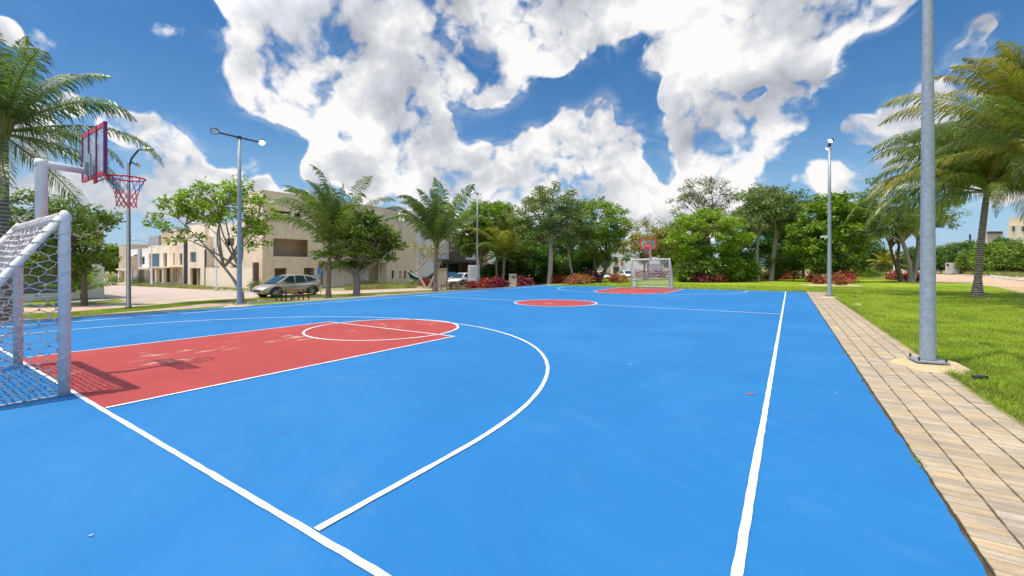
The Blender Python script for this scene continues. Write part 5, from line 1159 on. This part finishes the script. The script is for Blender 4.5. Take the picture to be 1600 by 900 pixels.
T('background tree behind the large-leaved tree and the olive trees', 1255, 66, [(1250, 385, 40, 34), (1350, 395, 30, 24)], leaf='leaf_dark', bark='bark_brown', tr=.2, nclump=150, per=90, lsize=.4, csize=1.1, seed=185)

# --- crotons
CR = [(757, 450.5, 1.5, .95, 'croton_red', 'red shrub closest to the distant floodlight pole'), (772, 450, 1.4, 1.0, 'croton_red', 'red shrub left of the olive palm trunk'), (783, 449.5, 1.0, .8, 'croton_purple', 'dark red shrub touching the olive palm trunk'),
      (738, 450.6, .8, .8, 'croton_red', 'small red shrub at the foot of the notice board'),
      (818, 447, 1.6, .9, 'croton_purple', 'dark red shrub right of the litter bin'), (838, 445, 1.4, .9, 'croton_pink', 'pinkish shrub halfway between litter bin and pale trunk'), (873, 443.5, 1.2, .8, 'croton_red', 'small red shrub right of the pale slanting trunk'),
      (898, 444.5, 1.7, .95, 'croton_pink', 'large salmon pink shrub on the far lawn, left one'), (912, 443.5, 1.5, 1.0, 'croton_pink', 'large salmon pink shrub on the far lawn, right one'), (926, 442, 1.6, 1.3, 'croton_purple', 'dark purple shrub beside the salmon pink shrubs'), (950, 436.5, 2.0, 1.3, 'croton_purple', 'distant dark red shrub below the stone pier of the villa'),
      (966, 442, 1.8, 1.05, 'croton_pink', 'pink and yellow shrub just left of the far goal'), (1002, 434.5, 2.6, 1.4, 'croton_red', 'red shrub seen through the left half of the far goal net'), (1022, 434.5, 2.6, 1.3, 'croton_purple', 'dark red shrub seen through the middle of the far goal net'), (1038, 434.5, 2.6, 1.4, 'croton_red', 'red shrub seen through the right half of the far goal net'), (1058, 433, 2.0, 1.2, 'croton_red', 'red shrub right of the far goal'),
      (1077, 440.5, 1.8, 1.15, 'croton_purple', 'dark red shrub at the left tip of the lime tree bed'), (1096, 441.5, 1.7, 1.0, 'croton_purple', 'dark red shrub in front of the slim stems'), (1118, 441.5, 1.8, 1.0, 'croton_red', 'red shrub in the middle of the lime tree bed edge'), (1140, 440.5, 1.7, 1.0, 'croton_purple', 'dark red shrub near the right end of the lime tree bed'), (1166, 439, 1.8, 1.1, 'croton_purple', 'dark shrub where the red hedge begins'),
      (1190, 438.5, 1.8, 1.2, 'croton_red', 'red hedge shrub below the slim pale trunk'), (1206, 438, 1.8, 1.2, 'croton_red', 'red hedge shrub below the crooked trunk'), (1222, 437, 1.9, 1.25, 'croton_red', 'crimson hedge shrub second from the right end'), (1240, 435.5, 2.1, 1.35, 'croton_red', 'crimson hedge shrub at the right end of the hedge'),
      (1272, 441.5, 1.4, 1.15, 'croton_red', 'bright red shrub at the left of the ring bed'), (1286, 444.5, 1.1, .9, 'croton_pink', 'pale red shrub in front of the ring bed'), (1308, 446, 1.3, 1.1, 'croton_pink', 'pinkish shrub right behind the far floodlight pole foot'), (1322, 442.5, 1.5, 1.2, 'croton_red', 'red shrub at the right of the ring bed'),
      (1402, 438, 1.6, 1.2, 'croton_red', 'crimson shrub at the foot of the twin stems'), (1416, 439.5, 1.4, 1.0, 'croton_red', 'crimson shrub before the forked trunk'), (1428, 439.5, 1.4, 1.1, 'croton_red', 'crimson shrub touching the thick pole on its left'), (1368, 431, 2.2, 1.0, 'croton_purple', 'small distant dark red shrub by the road end'),
      (668, 450, 1.2, 1.2, 'croton_red', 'bright red shrub beside the hammock poles'),
      (1455, 428, 2.4, 1.2, 'leaf_olive', 'brownish bush left of the white hut')]
for i, (px, py, w_, h_, mt, lb) in enumerate(CR):
    shrub('croton_shrub' if 'croton' in mt else 'bush', lb, px, 0, w_, h_, mt, 300+i, n=520, lsize=.30, py=py, group='red-leaved croton shrubs', aspect=.26)
g = G(1348, 438)
for i, (px, py) in enumerate([(1355, 434), (1378, 433)]):
    shrub('bush', ['low clipped green bush left of the low yellow palm', 'low clipped green bush under the low yellow palm'][i], px, 0, 2.2, 1.0, 'leaf_bright', 380+i, n=900, lsize=.16, py=py, aspect=.5)
for i, (px, py, w_, h_, lb) in enumerate([(178, 446, 1.6, 1.2, 'small green bush beside the limestone block'), (219, 444.5, 1.6, 1.1, 'small green bush before the white terraced house'), (575, 447, 2.2, 1.0, 'dry weedy bush at the recessed wall of the beige building'), (655, 447, 2.4, .9, 'weedy clump at the right end of the beige building'), (398, 455, .9, 1.1, 'dark weed clump against the end pier')]):
    shrub('bush', lb, px, 0, w_, h_, 'leaf_mid' if i < 2 else 'leaf_olive', 390+i, n=500, lsize=.18, py=py, aspect=.3)

# ------------------------------------------------------------------ rubble along the lots
r_ = random.Random(77)
def rocks(name, poly, n, s, label=None):
    bm = MB()
    for _ in range(n):
        a, b, c_, d_ = [Vector((p[0], p[1], 0)) for p in poly]; u, v = r_.random(), r_.random()
        p = a.lerp(b, u).lerp(d_.lerp(c_, u), v); p.z = gz(p.x); sz = s*r_.uniform(.4, 1.6); i0 = len(bm.v)
        for k in range(6):
            an = k*math.pi/3+r_.uniform(-.3, .3); bm.vert((p.x+math.cos(an)*sz*r_.uniform(.7, 1.2), p.y+math.sin(an)*sz*r_.uniform(.7, 1.2), p.z+.01))
        for k in range(6):
            an = k*math.pi/3; bm.vert((p.x+math.cos(an)*sz*.55, p.y+math.sin(an)*sz*.55, p.z+sz*r_.uniform(.5, .9)))
        for k in range(6): bm.face((i0+k, i0+(k+1) % 6, i0+6+(k+1) % 6, i0+6+k))
        bm.face([i0+6+k for k in range(6)])
    o = bm.build(name, 'rock'); tag(o, kind='stuff'); return o
rocks('rubble', GP([(560, 450.8), (650, 449.5), (650, 447), (560, 448)]), 130, .16)
rocks('rubble', GP([(205, 446), (395, 456), (398, 453), (205, 443)]), 260, .11)
rocks('rubble', GP([(1540, 434), (1640, 441), (1640, 438), (1540, 431)]), 90, .25)

# ------------------------------------------------------------------ grass blades
def blades(name, pts, h, wd, mat, seed, lean=.5):
    rg = np.random.default_rng(seed); n = len(pts); a = rg.random(n)*6.283; H_ = h*(.5+rg.random(n)); W_ = wd*(.6+.8*rg.random(n))
    dx, dy = np.cos(a)*W_/2, np.sin(a)*W_/2; le = rg.normal(size=(n, 2))*lean*H_[:, None]
    V = np.empty((n, 3, 3)); V[:, 0] = pts; V[:, 1] = pts; V[:, 2] = pts
    V[:, 0, 0] -= dx; V[:, 0, 1] -= dy; V[:, 1, 0] += dx; V[:, 1, 1] += dy; V[:, 2, :2] += le; V[:, 2, 2] += H_
    o = npmesh(name, V.reshape(-1, 3), np.arange(n*3).reshape(-1, 3), mat); tag(o, kind='stuff'); return o
rg = np.random.default_rng(5)
# lawn right of the walk: more blades near the viewer
n = 520000; dd = 2.0*np.exp(rg.random(n)*math.log(34/2.0)); pxs = 1255+1100*rg.random(n)**1.5
u = (pxs-800)/F; X = (VX+RX*u)*dd; Y = (VY+RY*u)*dd; k = (X > 1.915+0.02*np.sin(Y*5)) & (X < 24)
blades('grass', np.stack([X[k], Y[k], np.full(k.sum(), .01)], 1), .042, .011, 'grass_blade', 1)
n = 14000; Y = rg.uniform(-2, 32, n); X = 1.89+np.abs(rg.normal(size=n))*.03
blades('grass', np.stack([X, Y, np.full(n, .015)], 1), .075, .010, 'grass_blade', 2, 1.0)
n = 26000; Y = 32.16+rg.random(n)**2*9; X = rg.uniform(-17, 8, n); blades('grass', np.stack([X, Y, np.full(n, .01)], 1), .06, .03, 'grass_blade', 3)
# weeds in the joint between court and walk
Yw = np.concatenate([c + rg.normal(size=70)*.06 for c in (1.98, 2.27, 4.5, 7.9)]); n = len(Yw)
blades('weeds', np.stack([.84+rg.normal(size=n)*.012, Yw, np.full(n, .025)], 1), .016, .010, 'grass_blade', 4, 1.2)
# left verge, dry lots
def scatter(poly, n):
    a, b, c_, d_ = [np.array(p) for p in poly]; u, v = rg.random(n)[:, None], rg.random(n)[:, None]
    p = (a*(1-u)+b*u)*(1-v)+(d_*(1-u)+c_*u)*v; z = np.array([gz(x) for x in p[:, 0]]); return np.stack([p[:, 0], p[:, 1], z], 1)
for i in range(len(grass_near)-3):
    blades('grass', scatter([grass_near[i], grass_near[i+1], tan_near[min(i+1, 8)], tan_near[min(i, 8)]], 5000), .06, .02, 'grass_blade', 20+i)
blades('dry_grass', scatter(GP([(200, 447), (400, 455.5), (400, 453), (200, 443.5)]), 16000), .22, .04, 'dry_grass', 40, .7)
blades('dry_grass', scatter(GP([(540, 453.5), (650, 450), (652, 444), (540, 448)]), 22000), .26, .035, 'dry_grass', 41, .7)
blades('dry_grass', scatter(GP([(1500, 429), (1640, 438), (1640, 430), (1500, 426)]), 26000), .7, .07, 'dry_grass', 42, .6)
